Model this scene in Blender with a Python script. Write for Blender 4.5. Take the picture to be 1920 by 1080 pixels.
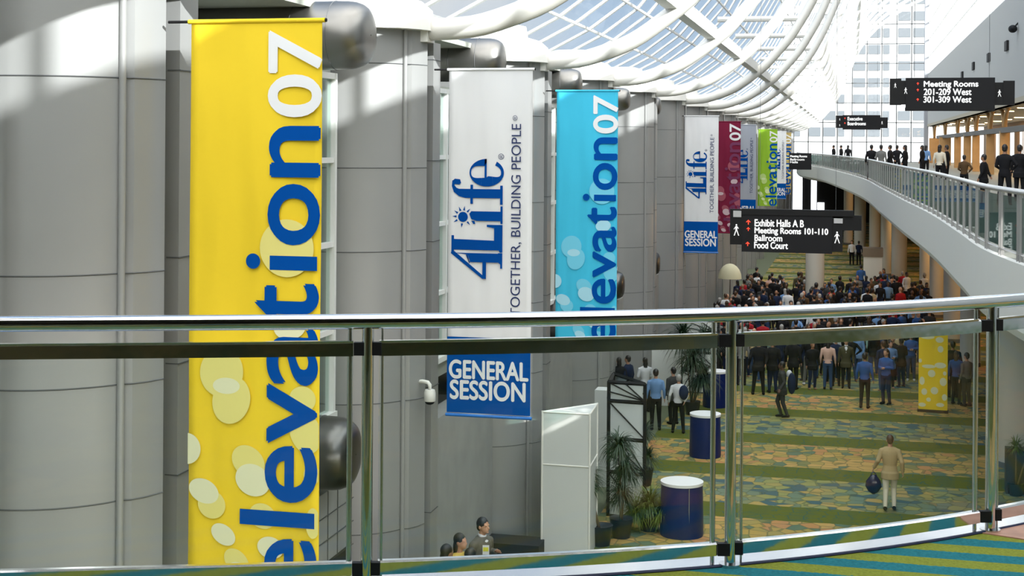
import bpy, bmesh, math, random
import numpy as np
from mathutils import Vector, Matrix
PI = math.pi
random.seed(7)
for o in list(bpy.data.objects): bpy.data.objects.remove(o)
SC = bpy.context.scene
C = SC.collection

# ------------------------------------------------------------------ camera
FPX = 2700.0; EYE = 1.72; ALPHA = math.atan(639/2700); ROLL = math.radians(0.4)
PX0, PY0 = 960.0, 270.0
sa, ca = math.sin(ALPHA), math.cos(ALPHA); sr, cr = math.sin(ROLL), math.cos(ROLL)
Fv = Vector((-sa, ca, 0)); Rv = Vector((ca, sa, 0)); Uv = Vector((0, 0, 1))
cam_d = bpy.data.cameras.new('camera'); cam = bpy.data.objects.new('camera', cam_d); C.objects.link(cam)
cam_d.sensor_width = 36; cam_d.lens = FPX/1920*36; cam_d.shift_y = -(540-PY0)/1920
cam_d.clip_start = 0.05; cam_d.clip_end = 1500
cx_ = Rv*cr + Uv*sr; cy_ = Uv*cr - Rv*sr; cz_ = -Fv
M = Matrix((cx_, cy_, cz_)).transposed().to_4x4(); M.translation = Vector((0, 0, EYE))
cam.matrix_world = M
SC.camera = cam

def P(px, py, d):            # photograph position at a measured distance -> place in the hall
    a, b = px-PX0, PY0-py
    u = (a*cr - b*sr)*d/FPX; v = (b*cr + a*sr)*d/FPX
    return Vector((0, 0, EYE)) + Fv*d + Rv*u + Uv*v
def PF(px, py, z):           # where that line of sight meets a level z
    p = P(px, py, 1.0); t = (z-EYE)/(p.z-EYE)
    return Vector((p.x*t, p.y*t, z))
def D(px, z, py): return (z-EYE)

# ------------------------------------------------------------------ world, sun, exposure
W = bpy.data.worlds.new('world'); SC.world = W; W.use_nodes = True
nt = W.node_tree; nt.nodes.clear()
wo = nt.nodes.new('ShaderNodeOutputWorld'); bg = nt.nodes.new('ShaderNodeBackground')
tc = nt.nodes.new('ShaderNodeTexCoord'); sx = nt.nodes.new('ShaderNodeSeparateXYZ'); rp = nt.nodes.new('ShaderNodeValToRGB')
nt.links.new(tc.outputs['Generated'], sx.inputs[0]); nt.links.new(sx.outputs['Z'], rp.inputs[0])
ns = nt.nodes.new('ShaderNodeTexNoise'); ns.inputs['Scale'].default_value = 3.0; ns.inputs['Detail'].default_value = 5
nt.links.new(tc.outputs['Generated'], ns.inputs['Vector'])
cr_ = nt.nodes.new('ShaderNodeValToRGB'); cr_.color_ramp.elements[0].position = .5; cr_.color_ramp.elements[1].position = .72
nt.links.new(ns.outputs['Fac'], cr_.inputs[0])
mx = nt.nodes.new('ShaderNodeMixRGB'); mx.inputs[2].default_value = (1, 1, 1, 1)
nt.links.new(cr_.outputs[0], mx.inputs[0]); nt.links.new(rp.outputs[0], mx.inputs[1]); m2 = nt.nodes.new('ShaderNodeMixRGB'); m2.inputs[2].default_value = (1, .965, .91, 1); nt.links.new(mx.outputs[0], m2.inputs[1]); nt.links.new(m2.outputs[0], bg.inputs['Color'])
e = rp.color_ramp.elements
e[0].position = 0.0; e[0].color = (.66, .82, 1, 1); e[1].position = .6; e[1].color = (.30, .55, .95, 1)
dt = nt.nodes.new('ShaderNodeVectorMath'); dt.operation = 'DOT_PRODUCT'; dt.inputs[1].default_value = Vector((.62, -.55, .55)).normalized()
nt.links.new(tc.outputs['Generated'], dt.inputs[0])
mr = nt.nodes.new('ShaderNodeMapRange'); mr.interpolation_type = 'SMOOTHSTEP'; mr.inputs['From Min'].default_value = -.25; mr.inputs['From Max'].default_value = .75
mr.inputs['To Min'].default_value = .46; mr.inputs['To Max'].default_value = 2.7
mf = nt.nodes.new('ShaderNodeMapRange'); mf.inputs['From Min'].default_value = .0; mf.inputs['From Max'].default_value = .5; nt.links.new(dt.outputs['Value'], mf.inputs['Value']); nt.links.new(mf.outputs[0], m2.inputs[0])
nt.links.new(dt.outputs['Value'], mr.inputs['Value']); nt.links.new(mr.outputs[0], bg.inputs['Strength'])
nt.links.new(bg.outputs[0], wo.inputs[0])
sun_d = bpy.data.lights.new('sun', 'SUN'); sun = bpy.data.objects.new('sun', sun_d); C.objects.link(sun)
sun_d.energy = 6.0; sun_d.angle = math.radians(.6); sun_d.color = (1, .96, .9)
sun.rotation_euler = Vector((-.80, .50, -.40)).to_track_quat('-Z', 'Y').to_euler()
SC.view_settings.view_transform = 'Standard'; SC.view_settings.look = 'None'
SC.view_settings.gamma = 1; SC.view_settings.use_curve_mapping = False
SC.view_settings.exposure = 0.72

# ------------------------------------------------------------------ materials
MATS = {}
def mat(name, col, rough=.5, metal=0, emit=0, spec=.5, noise=0, nscale=4.0, bump=0, bscale=20, coat=0):
    if name in MATS: return MATS[name]
    m = bpy.data.materials.new(name); m.use_nodes = True; n = m.node_tree; b = n.nodes['Principled BSDF']
    b.inputs['Base Color'].default_value = (*col, 1); b.inputs['Roughness'].default_value = rough
    b.inputs['Metallic'].default_value = metal; b.inputs['Specular IOR Level'].default_value = spec
    if coat: b.inputs['Coat Weight'].default_value = coat
    if emit: b.inputs['Emission Color'].default_value = (*col, 1); b.inputs['Emission Strength'].default_value = emit
    if noise:
        t = n.nodes.new('ShaderNodeTexCoord'); z = n.nodes.new('ShaderNodeTexNoise'); z.inputs['Scale'].default_value = nscale; z.inputs['Detail'].default_value = 4
        r = n.nodes.new('ShaderNodeValToRGB'); k = 1-noise; k2 = 1+noise
        r.color_ramp.elements[0].position = .3; r.color_ramp.elements[1].position = .7
        r.color_ramp.elements[0].color = (col[0]*k, col[1]*k, col[2]*k, 1); r.color_ramp.elements[1].color = (min(1, col[0]*k2), min(1, col[1]*k2), min(1, col[2]*k2), 1)
        n.links.new(t.outputs['Object'], z.inputs['Vector']); n.links.new(z.outputs['Fac'], r.inputs[0]); n.links.new(r.outputs[0], b.inputs['Base Color'])
    if bump:
        t = n.nodes.new('ShaderNodeTexCoord'); z = n.nodes.new('ShaderNodeTexNoise'); z.inputs['Scale'].default_value = bscale; z.inputs['Detail'].default_value = 2
        q = n.nodes.new('ShaderNodeBump'); q.inputs['Strength'].default_value = bump; q.inputs['Distance'].default_value = .02
        n.links.new(t.outputs['Object'], z.inputs['Vector']); n.links.new(z.outputs['Fac'], q.inputs['Height']); n.links.new(q.outputs[0], b.inputs['Normal'])
    MATS[name] = m; return m
def glassmat(name, tint, refl=.04, rough=.02, rcol=(1, 1, 1), ior=1.45):
    m = bpy.data.materials.new(name); m.use_nodes = True; n = m.node_tree; n.nodes.clear()
    o = n.nodes.new('ShaderNodeOutputMaterial'); t = n.nodes.new('ShaderNodeBsdfTransparent'); g = n.nodes.new('ShaderNodeBsdfGlossy'); x = n.nodes.new('ShaderNodeMixShader')
    lw_ = n.nodes.new('ShaderNodeLayerWeight'); lw_.inputs[0].default_value = .5
    f = n.nodes.new('ShaderNodeMath'); f.operation = 'POWER'; f.inputs[1].default_value = 4.0; n.links.new(lw_.outputs['Facing'], f.inputs[0])
    ma = n.nodes.new('ShaderNodeMath'); ma.operation = 'MULTIPLY_ADD'; ma.inputs[1].default_value = (ior-1)*1.2; ma.inputs[2].default_value = refl
    t.inputs[0].default_value = (*tint, 1); g.inputs[0].default_value = (*rcol, 1); g.inputs['Roughness'].default_value = rough
    n.links.new(f.outputs[0], ma.inputs[0]); n.links.new(ma.outputs[0], x.inputs[0]); n.links.new(t.outputs[0], x.inputs[1]); n.links.new(g.outputs[0], x.inputs[2]); n.links.new(x.outputs[0], o.inputs[0])
    return m
M_clad = mat('grey_cladding', (.30, .305, .305), .38, .1, noise=.04, nscale=.6)
M_clad2 = mat('grey_cladding_panel', (.285, .29, .29), .34, .1, noise=.04, nscale=.8)
M_seam = mat('dark_joint', (.09, .095, .10), .6)
M_recess = mat('recess_grey', (.12, .125, .13), .5)
M_duct = mat('brushed_duct_metal', (.25, .245, .235), .38, .95, noise=.12, nscale=1.2)
M_white = mat('white_paint', (.80, .79, .76), .4)
M_whitepl = mat('white_plaster', (.72, .71, .66), .7)
M_frame = mat('window_frame_white', (.72, .73, .72), .45)
M_steel = mat('polished_steel', (.66, .66, .67), .10, 1.0, bump=.04, bscale=9)
M_steel2 = mat('satin_steel', (.62, .62, .62), .22, 1.0)
M_plate = mat('mirror_steel_plate', (.74, .74, .75), .17, 1.0, bump=.25, bscale=2.5)
M_black = mat('black_metal', (.008, .008, .009), .6, spec=.25)
M_sign = mat('black_sign_face', (.016, .016, .018), .7, spec=.15)
M_text = mat('white_lettering', (.86, .86, .86), .5, emit=.35)
M_red = mat('red_arrow_light', (.9, .05, .02), .5, emit=1.0)
M_dark = mat('dark_interior', (.015, .013, .012), .8)
M_bluewrap = mat('royal_blue_wrap', (.004, .014, .10), .4, spec=.25)
M_lampw = mat('warm_lamp', (1, .62, .25), .5, emit=14)
M_blue = mat('print_blue', (.0, .072, .36), .9, spec=.08)
M_navyt = mat('print_navy', (.006, .02, .11), .55)
M_glass = glassmat('railing_glass', (.955, .98, .97), .028, ior=1.38)
M_wglass = glassmat('window_glass', (.85, .93, .90), .06, .05)
M_rglass = glassmat('roof_glass', (.94, .97, .99), .015, ior=1.03)
M_bglass = glassmat('balcony_glass', (.38, .49, .47), .05, ior=1.3)

# ------------------------------------------------------------------ mesh builder
class MB:
    def __init__(s): s.v = []; s.f = []; s.mi = []; s.cur = 0
    def m(s, i): s.cur = i; return s
    def add(s, vs, fs):
        b = len(s.v); s.v += [tuple(v) for v in vs]
        for f in fs: s.f.append(tuple(b+i for i in f)); s.mi.append(s.cur)
    def box(s, c, size, rz=0, mtx=None):
        x, y, z = size[0]/2, size[1]/2, size[2]/2
        vs = [Vector(p) for p in ((-x,-y,-z),(x,-y,-z),(x,y,-z),(-x,y,-z),(-x,-y,z),(x,-y,z),(x,y,z),(-x,y,z))]
        R = mtx if mtx is not None else Matrix.Rotation(rz, 3, 'Z')
        vs = [R @ v + Vector(c) for v in vs]
        s.add(vs, [(0,3,2,1),(4,5,6,7),(0,1,5,4),(1,2,6,5),(2,3,7,6),(3,0,4,7)]); return s
    def bb(s, x0, x1, y0, y1, z0, z1): return s.box(((x0+x1)/2,(y0+y1)/2,(z0+z1)/2), (abs(x1-x0),abs(y1-y0),abs(z1-z0)))
    def prism(s, poly, z0, z1):
        n = len(poly); vs = [(x, y, z0) for x, y in poly]+[(x, y, z1) for x, y in poly]
        s.add(vs, [tuple(range(n-1, -1, -1)), tuple(range(n, 2*n))]+[(i, (i+1) % n, n+(i+1) % n, n+i) for i in range(n)]); return s
    def path(s, pts, r, n=12, sect=None, caps=True, up=Vector((0,0,1))):
        pts = [Vector(p) for p in pts]; N = len(pts)
        rs = r if isinstance(r, (list, tuple)) else [r]*N
        base = sect or [(math.cos(2*PI*k/n), math.sin(2*PI*k/n)) for k in range(n)]
        n = len(base); vs = []; 
        for i, p in enumerate(pts):
            t = (pts[min(i+1, N-1)]-pts[max(i-1, 0)])
            if t.length < 1e-9: t = Vector((0, 0, 1))
            t.normalize(); u = up
            if abs(t.dot(u)) > .98: u = Vector((0, 1, 0)) if abs(t.y) < .9 else Vector((1, 0, 0))
            a = t.cross(u).normalized(); b = a.cross(t).normalized()
            for (x, y) in base: vs.append(p+a*x*rs[i]+b*y*rs[i])
        fs = []
        for i in range(N-1):
            for k in range(n):
                k2 = (k+1) % n; fs.append((i*n+k, i*n+k2, (i+1)*n+k2, (i+1)*n+k))
        if caps: fs.append(tuple(range(n-1, -1, -1))); fs.append(tuple((N-1)*n+k for k in range(n)))
        s.add(vs, fs); return s
    def cyl(s, a, b, r, n=16, r2=None): return s.path([a, b], [r, r if r2 is None else r2], n)
    def caps(s, a, b, r1, r2, n=12, q=4):   # tapered capsule
        a, b = Vector(a), Vector(b); t = b-a; L = t.length
        if L < 1e-6: return s.ell(a, (r1, r1, r1), n, 8)
        t /= L; pts = []; rs = []
        for i in range(q): an = PI/2*(1-i/q)*.97; pts.append(a-t*r1*math.sin(an)); rs.append(r1*math.cos(an))
        pts.append(a); rs.append(r1); pts.append(b); rs.append(r2)
        for i in range(1, q+1): an = PI/2*(i/q)*.97; pts.append(b+t*r2*math.sin(an)); rs.append(r2*math.cos(an))
        # ring orientation must be constant
        u = Vector((0, 0, 1)) if abs(t.z) < .9 else Vector((0, 1, 0))
        A = t.cross(u).normalized(); B = A.cross(t).normalized(); vs = []; 
        for p, r in zip(pts, rs):
            for k in range(n): vs.append(p+A*r*math.cos(2*PI*k/n)+B*r*math.sin(2*PI*k/n))
        N = len(pts); fs = [(i*n+k, i*n+(k+1) % n, (i+1)*n+(k+1) % n, (i+1)*n+k) for i in range(N-1) for k in range(n)]
        fs += [tuple(range(n-1, -1, -1)), tuple((N-1)*n+k for k in range(n))]
        s.add(vs, fs); return s
    def ell(s, c, r, n=14, m=9, mtx=None):
        vs = []; c = Vector(c)
        for i in range(1, m):
            th = PI*i/m
            for k in range(n):
                v = Vector((r[0]*math.sin(th)*math.cos(2*PI*k/n), r[1]*math.sin(th)*math.sin(2*PI*k/n), r[2]*math.cos(th)))
                if mtx is not None: v = mtx @ v
                vs.append(c+v)
        top = Vector((0,0,r[2])); bot = Vector((0,0,-r[2]))
        if mtx is not None: top = mtx @ top; bot = mtx @ bot
        vs += [c+top, c+bot]; T = len(vs)-2; B = T+1; fs = []
        for i in range(m-2):
            for k in range(n): k2 = (k+1) % n; fs.append((i*n+k, (i+1)*n+k, (i+1)*n+k2, i*n+k2))
        for k in range(n): fs.append((T, k, (k+1) % n)); fs.append((B, (m-2)*n+(k+1) % n, (m-2)*n+k))
        s.add(vs, fs); return s
    def rings(s, rs, n=20, c=(0, 0)):   # (z, rx, ry[, cx, cy])
        pts = []
        for r in rs:
            ox, oy = (r[3], r[4]) if len(r) > 3 else c
            for k in range(n): pts.append((ox+r[1]*math.cos(2*PI*k/n), oy+r[2]*math.sin(2*PI*k/n), r[0]))
        N = len(rs); fs = [(i*n+k, i*n+(k+1) % n, (i+1)*n+(k+1) % n, (i+1)*n+k) for i in range(N-1) for k in range(n)]
        fs += [tuple(range(n-1, -1, -1)), tuple((N-1)*n+k for k in range(n))]
        s.add(pts, fs); return s
    def mesh(s, name, mats, smooth=False):
        me = bpy.data.meshes.new(name); me.from_pydata(s.v, [], s.f)
        for m in (mats if isinstance(mats, (list, tuple)) else [mats]): me.materials.append(m)
        me.polygons.foreach_set('material_index', s.mi)
        me.validate(); me.update()
        b = bmesh.new(); b.from_mesh(me); bmesh.ops.recalc_face_normals(b, faces=b.faces); b.to_mesh(me); b.free()
        if smooth: me.shade_smooth()
        return me
    def build(s, name, mats, parent=None, smooth=False, auto=None):
        me = s.mesh(name, mats, smooth or auto is not None)
        if auto is not None: me.set_sharp_from_angle(angle=math.radians(auto))
        o = bpy.data.objects.new(name, me); C.objects.link(o)
        if parent: o.parent = parent
        return o
def tag(o, label=None, cat=None, group=None, kind=None):
    if label: o['label'] = label
    if cat: o['category'] = cat
    if group: o['group'] = group
    if kind: o['kind'] = kind
    return o
def empty(name, loc=(0, 0, 0), rz=0, **k):
    o = bpy.data.objects.new(name, None); C.objects.link(o); o.location = loc; o.rotation_euler = (0, 0, rz); o.empty_display_size = .2
    return tag(o, **k)
def struct(mb, name, mats, **k): return tag(mb.build(name, mats, **k), kind='structure')

# ------------------------------------------------------------------ layout constants
XW = -6.5; FLOOR = EYE-8.5; S = 8.818
def YN(n): return (8.58*n-1.495)/.973     # depth step n of the colonnade -> hall coordinate Y
NT = 19
R_ = lambda z: z+EYE                       # height relative to the eye -> world z
YEND = 166.0; YBACK = -22.0; XR = 8.0

# ------------------------------------------------------------------ carpets
def carpet_lower():
    m = bpy.data.materials.new('pebble_carpet'); m.use_nodes = True; n = m.node_tree; b = n.nodes['Principled BSDF']; b.inputs['Roughness'].default_value = .95; b.inputs['Specular IOR Level'].default_value = .1
    t = n.nodes.new('ShaderNodeTexCoord'); sp = n.nodes.new('ShaderNodeSeparateXYZ'); n.links.new(t.outputs['Object'], sp.inputs[0])
    def vor(scale, feat='F1'):
        v = n.nodes.new('ShaderNodeTexVoronoi'); v.inputs['Scale'].default_value = scale; v.feature = feat; v.inputs['Randomness'].default_value = .75
        n.links.new(t.outputs['Object'], v.inputs['Vector']); return v
    def ramp(src, stops, const=True):
        r = n.nodes.new('ShaderNodeValToRGB'); e = r.color_ramp.elements
        while len(e) > 1: e.remove(e[0])
        e[0].position = stops[0][0]; e[0].color = (*stops[0][1], 1)
        for p, c in stops[1:]: q = e.new(p); q.color = (*c, 1)
        if const: r.color_ramp.interpolation = 'CONSTANT'
        n.links.new(src, r.inputs[0]); return r
    def math_(op, a, b_=None, c=None):
        q = n.nodes.new('ShaderNodeMath'); q.operation = op
        for i, x in enumerate((a, b_, c)):
            if x is None: continue
            if isinstance(x, (int, float)): q.inputs[i].default_value = x
            else: n.links.new(x, q.inputs[i])
        return q.outputs[0]
    def mix(f, a, c):
        q = n.nodes.new('ShaderNodeMixRGB'); n.links.new(f, q.inputs[0])
        for i, x in ((1, a), (2, c)):
            if isinstance(x, tuple): q.inputs[i].default_value = (*x, 1)
            else: n.links.new(x, q.inputs[i])
        return q.outputs[0]
    v = vor(2.95); sc = n.nodes.new('ShaderNodeSeparateColor'); n.links.new(v.outputs['Color'], sc.inputs[0]); rnd = sc.outputs[0]
    gold = ramp(rnd, [(0, (0.371, 0.255, 0.076)), (.22, (0.445, 0.283, 0.097)), (.42, (0.311, 0.241, 0.079)), (.6, (0.189, 0.189, 0.079)), (.74, (0.406, 0.209, 0.087)), (.86, (0.105, 0.151, 0.099))])
    cool = ramp(rnd, [(0, (0.252, 0.252, 0.095)), (.25, (0.143, 0.189, 0.131)), (.45, (0.300, 0.253, 0.091)), (.6, (0.068, 0.114, 0.120)), (.78, (0.191, 0.202, 0.109)), (.9, (0.372, 0.268, 0.094))])
    per = 4.26; y = math_('ADD', sp.outputs['Y'], 0.0)
    nz = n.nodes.new('ShaderNodeTexNoise'); nz.inputs['Scale'].default_value = 3.0; n.links.new(t.outputs['Object'], nz.inputs['Vector'])
    ph = math_('MULTIPLY_ADD', nz.outputs['Fac'], .04, math_('DIVIDE', math_('SUBTRACT', y, YOFF), per))
    fr = math_('FRACT', ph); alt = math_('LESS_THAN', math_('FRACT', math_('MULTIPLY', ph, .5)), .5)
    stripe = math_('LESS_THAN', fr, .31)
    peb = mix(alt, cool.outputs[0], gold.outputs[0])
    ve = vor(2.95, 'DISTANCE_TO_EDGE'); edge = math_('LESS_THAN', ve.outputs['Distance'], .05)
    peb = mix(math_('MULTIPLY', edge, .55), peb, (.07, .09, .05))
    v3 = vor(3.2, 'DISTANCE_TO_EDGE'); e3 = math_('LESS_THAN', v3.outputs['Distance'], .035)
    nb = n.nodes.new('ShaderNodeTexNoise'); nb.inputs['Scale'].default_value = 1.2; n.links.new(t.outputs['Object'], nb.inputs['Vector'])
    sv = math_('MULTIPLY', e3, math_('GREATER_THAN', nb.outputs['Fac'], .45))
    grn = mix(sv, (.095, .11, .02), (.045, .095, .07))
    col = mix(stripe, peb, grn)
    # plain grey-green border beside the colonnade
    brd = math_('LESS_THAN', sp.outputs['X'], -5.6)
    col = mix(brd, col, (.13, .15, .10))
    n.links.new(col, b.inputs['Base Color'])
    return m
YOFF = PF(1640, 905, FLOOR).y
M_carpet = carpet_lower()
def carpet_upper():
    m = bpy.data.materials.new('striped_carpet'); m.use_nodes = True; n = m.node_tree; b = n.nodes['Principled BSDF']; b.inputs['Roughness'].default_value = .95; b.inputs['Specular IOR Level'].default_value = .1
    t = n.nodes.new('ShaderNodeTexCoord'); mp = n.nodes.new('ShaderNodeMapping'); mp.inputs['Rotation'].default_value = (0, 0, math.radians(1.2))
    sp = n.nodes.new('ShaderNodeSeparateXYZ'); n.links.new(t.outputs['Object'], mp.inputs[0]); n.links.new(mp.outputs[0], sp.inputs[0])
    d = n.nodes.new('ShaderNodeMath'); d.operation = 'DIVIDE'; d.inputs[1].default_value = .232
    n.links.new(sp.outputs['Y'], d.inputs[0]); f = n.nodes.new('ShaderNodeMath'); f.operation = 'FRACT'; n.links.new(d.outputs[0], f.inputs[0])
    nz = n.nodes.new('ShaderNodeTexNoise'); nz.inputs['Scale'].default_value = 60; n.links.new(t.outputs['Object'], nz.inputs['Vector'])
    a = n.nodes.new('ShaderNodeMath'); a.operation = 'MULTIPLY_ADD'; a.inputs[1].default_value = .10; n.links.new(nz.outputs['Fac'], a.inputs[0]); n.links.new(f.outputs[0], a.inputs[2])
    g = n.nodes.new('ShaderNodeMath'); g.operation = 'GREATER_THAN'; g.inputs[1].default_value = .55; n.links.new(a.outputs[0], g.inputs[0])
    x = n.nodes.new('ShaderNodeMixRGB'); x.inputs[1].default_value = (.020, .155, .185, 1); x.inputs[2].default_value = (.205, .235, .035, 1); n.links.new(g.outputs[0], x.inputs[0])
    x2 = n.nodes.new('ShaderNodeMixRGB'); x2.blend_type = 'MULTIPLY'; x2.inputs[0].default_value = .5
    r = n.nodes.new('ShaderNodeValToRGB'); r.color_ramp.elements[0].position = .3; r.color_ramp.elements[0].color = (.4, .4, .4, 1); r.color_ramp.elements[1].position = .65
    nz2 = n.nodes.new('ShaderNodeTexNoise'); nz2.inputs['Scale'].default_value = 90; n.links.new(t.outputs['Object'], nz2.inputs['Vector'])
    n.links.new(nz2.outputs['Fac'], r.inputs[0]); n.links.new(x.outputs[0], x2.inputs[1]); n.links.new(r.outputs[0], x2.inputs[2]); n.links.new(x2.outputs[0], b.inputs['Base Color'])
    return m
M_stripe = carpet_upper()

# ------------------------------------------------------------------ front railing path
lat = np.array([-1.94, -1.25, -.56, .30, .89, 1.33, 2.13, 2.32]); dep = np.array([5.41, 5.48, 5.56, 5.73, 5.88, 6.02, 6.42, 6.55])
pf = np.polyfit(lat, dep, 3)
def rail_xy(l):
    if l < -2.0: d = float(np.polyval(pf, -2.0))+(l+2.0)*.09
    elif l > 2.45: d = float(np.polyval(pf, 2.45))+(l-2.45)*.62
    else: d = float(np.polyval(pf, l))
    p = Fv*d+Rv*l; return Vector((p.x, p.y, 0))
LS = [i*.12 for i in range(-52, 53)]
def rail_pts(l0, l1, z, off=0, step=.1):
    n = max(2, int((l1-l0)/step)+1); out = []
    for i in range(n):
        l = l0+(l1-l0)*i/(n-1); p = rail_xy(l)
        if off: t = (rail_xy(l+.02)-rail_xy(l-.02)).normalized(); p = p+Vector((-t.y, t.x, 0))*off
        out.append(Vector((p.x, p.y, z)))
    return out
def lat_at(px, z):
    best = None
    for i in range(-4000, 5000):
        l = i*.001; p = rail_xy(l); d = p.dot(Fv); u = p.dot(Rv)*FPX/d; v = (z-EYE)*FPX/d
        q = PX0+u*cr+v*sr
        if best is None or abs(q-px) < best[0]: best = (abs(q-px), l)
    return best[1]

# ------------------------------------------------------------------ lower floor and the near gallery floor
struct(MB().bb(-12, 26, -30, 170, FLOOR-.3, FLOOR), 'floor', M_carpet)
edge = rail_pts(-5.2, 6.2, 0, off=.20)
poly = [(p.x, p.y) for p in edge]+[(edge[-1].x+6, edge[-1].y-3), (14, -20), (-8.4, -20), (-8.4, edge[0].y-1)]
g = MB(); g.prism(poly, -.5, -.004)
gal = struct(g, 'floor.001', [M_whitepl]);
inner = rail_pts(-5.2, 6.2, 0, off=.0)
cp = MB(); cp.prism([(p.x, p.y) for p in inner]+[(edge[-1].x+6, edge[-1].y-3.2), (13.9, -19.9), (-8.3, -19.9), (-8.3, edge[0].y-1.2)], -.004, .004)
struct(cp, 'floor.002', M_stripe)
pm_ = rail_pts(-5.2, 6.2, 0, off=-.95)[::4]
pq = MB(); pq.prism([(p.x, p.y) for p in pm_]+[(13.8, -6), (13.8, -19.8), (-8.2, -19.8), (-8.2, pm_[0].y-1.5)], .004, .008); struct(pq, 'floor.006', M_carpet)
# pinkish stone inlay in the carpet
M_stone = mat('pink_terrazzo', (.42, .22, .15), .35, noise=.2, nscale=12)
M_stoneb = mat('pale_blue_terrazzo', (.30, .42, .42), .35, noise=.1, nscale=12)
a_, b_, c_, d_ = PF(1836, 989.5, .006), PF(1935, 1014, .006), PF(1990, 960, .006), PF(1890, 975, .006)
ins = rail_pts(lat_at(1838, 0), lat_at(1925, 0)+.5, .0, off=-.012)
st = MB(); st.prism([(p.x, p.y) for p in ins]+[(PF(2080, 1050, 0).x, PF(2080, 1050, 0).y), (b_.x, b_.y)], .004, .009)
struct(st, 'floor.003', M_stone)

# ------------------------------------------------------------------ FRONT RAILING
rl = empty('glass_railing', rail_xy(.9), label='curved polished steel handrail with glass panels at the edge of the striped gallery floor', cat='railing')
rl0 = rail_xy(.9)
def rbuild(mb, name, m, parent=rl, **k):
    mb.v = [(v[0]-rl0.x, v[1]-rl0.y, v[2]) for v in mb.v]; return mb.build(name, m, parent, **k)
rbuild(MB().path(rail_pts(-5.2, 6, 1.03), .030, 24), 'handrail', M_steel, smooth=True)
pl = MB(); i0 = rail_pts(-5.2, 6.2, 0, off=.0); i1 = rail_pts(-5.2, 6.2, 0, off=.165)
vs = []; fs = []
for a, b in zip(i0, i1): vs += [(a.x, a.y, .0), (a.x, a.y, .014), (b.x, b.y, .014), (b.x, b.y, -.12)]
for i in range(len(i0)-1):
    for k in range(3): fs.append((i*4+k, i*4+k+1, (i+1)*4+k+1, (i+1)*4+k))
pl.add(vs, fs); rbuild(pl, 'base_plate', M_plate, smooth=False)
rbuild(MB().path(rail_pts(-5.2, 6.2, .008, off=-.006), .007, 6), 'floor_edge_strip', mat('dark_blue_edging', (.004, .01, .05), .5))
posts_px = [688, 1370, 1858]
pl_ = [lat_at(x, .5) for x in posts_px]
pitch = pl_[1]-pl_[0]
allp = [pl_[0]-2*pitch, pl_[0]-pitch]+pl_+[pl_[2]+1.5, pl_[2]+3.0]
sec_top = [(-.010, -.030), (.010, -.030), (.014, .026), (-.014, .026)]
for i, l in enumerate(allp):
    p = rail_xy(l)
    po = rbuild(MB().cyl((p.x, p.y, .0), (p.x, p.y, 1.01), .0225, 20), 'post', M_steel, auto=40)
    rbuild(MB().cyl((p.x, p.y, .0), (p.x, p.y, .016), .045, 20), 'post_flange', M_steel2, po, auto=40)
    if i+1 < len(allp):
        l2 = allp[i+1]; a, b = l+.045, l2-.055
        rbuild(MB().path(rail_pts(a, b, .925, off=.02), 1, sect=[(-.020, -.029), (.020, -.029), (.020, .020), (.012, .029), (-.012, .029), (-.020, .020)]), 'top_channel', M_steel)
        rbuild(MB().path(rail_pts(a, b, .075, off=.02), 1, sect=[(-.020, -.026), (.020, -.026), (.020, .020), (.012, .026), (-.012, .026), (-.020, .020)]), 'bottom_channel', M_steel)
        pn = MB(); q = rail_pts(a+.0, b-.0, 0, off=.02)
        pn.path([Vector((v.x, v.y, .50)) for v in q], 1, sect=[(-.005, -.40), (.005, -.40), (.005, .40), (-.005, .40)])
        gpn = rbuild(pn, 'glass_panel', M_glass)
        for e_ in (l+.028, l2-.028):          # dark connectors and slim uprights
            for z in (.925, .075):
                c = rail_xy(e_); rbuild(MB().box((c.x, c.y, z), (.05, .03, .05), ALPHA), 'connector', M_black)
        for e_, w in ((b-.012, .011), (a+.012, .006)):
            c = rail_pts(e_, e_+.01, 0, off=.02)[0]
            rbuild(MB().cyl((c.x, c.y, .10), (c.x, c.y, .92), w, 10), 'stile', M_steel2, gpn, auto=40)
            rbuild(MB().cyl((c.x, c.y, .92), (c.x, c.y, 1.01), w*.8, 10), 'stile_pin', M_steel2, gpn, auto=40)
            rbuild(MB().cyl((c.x, c.y, .0), (c.x, c.y, .09), w*.8, 10), 'stile_foot', M_steel2, gpn, auto=40)

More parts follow.
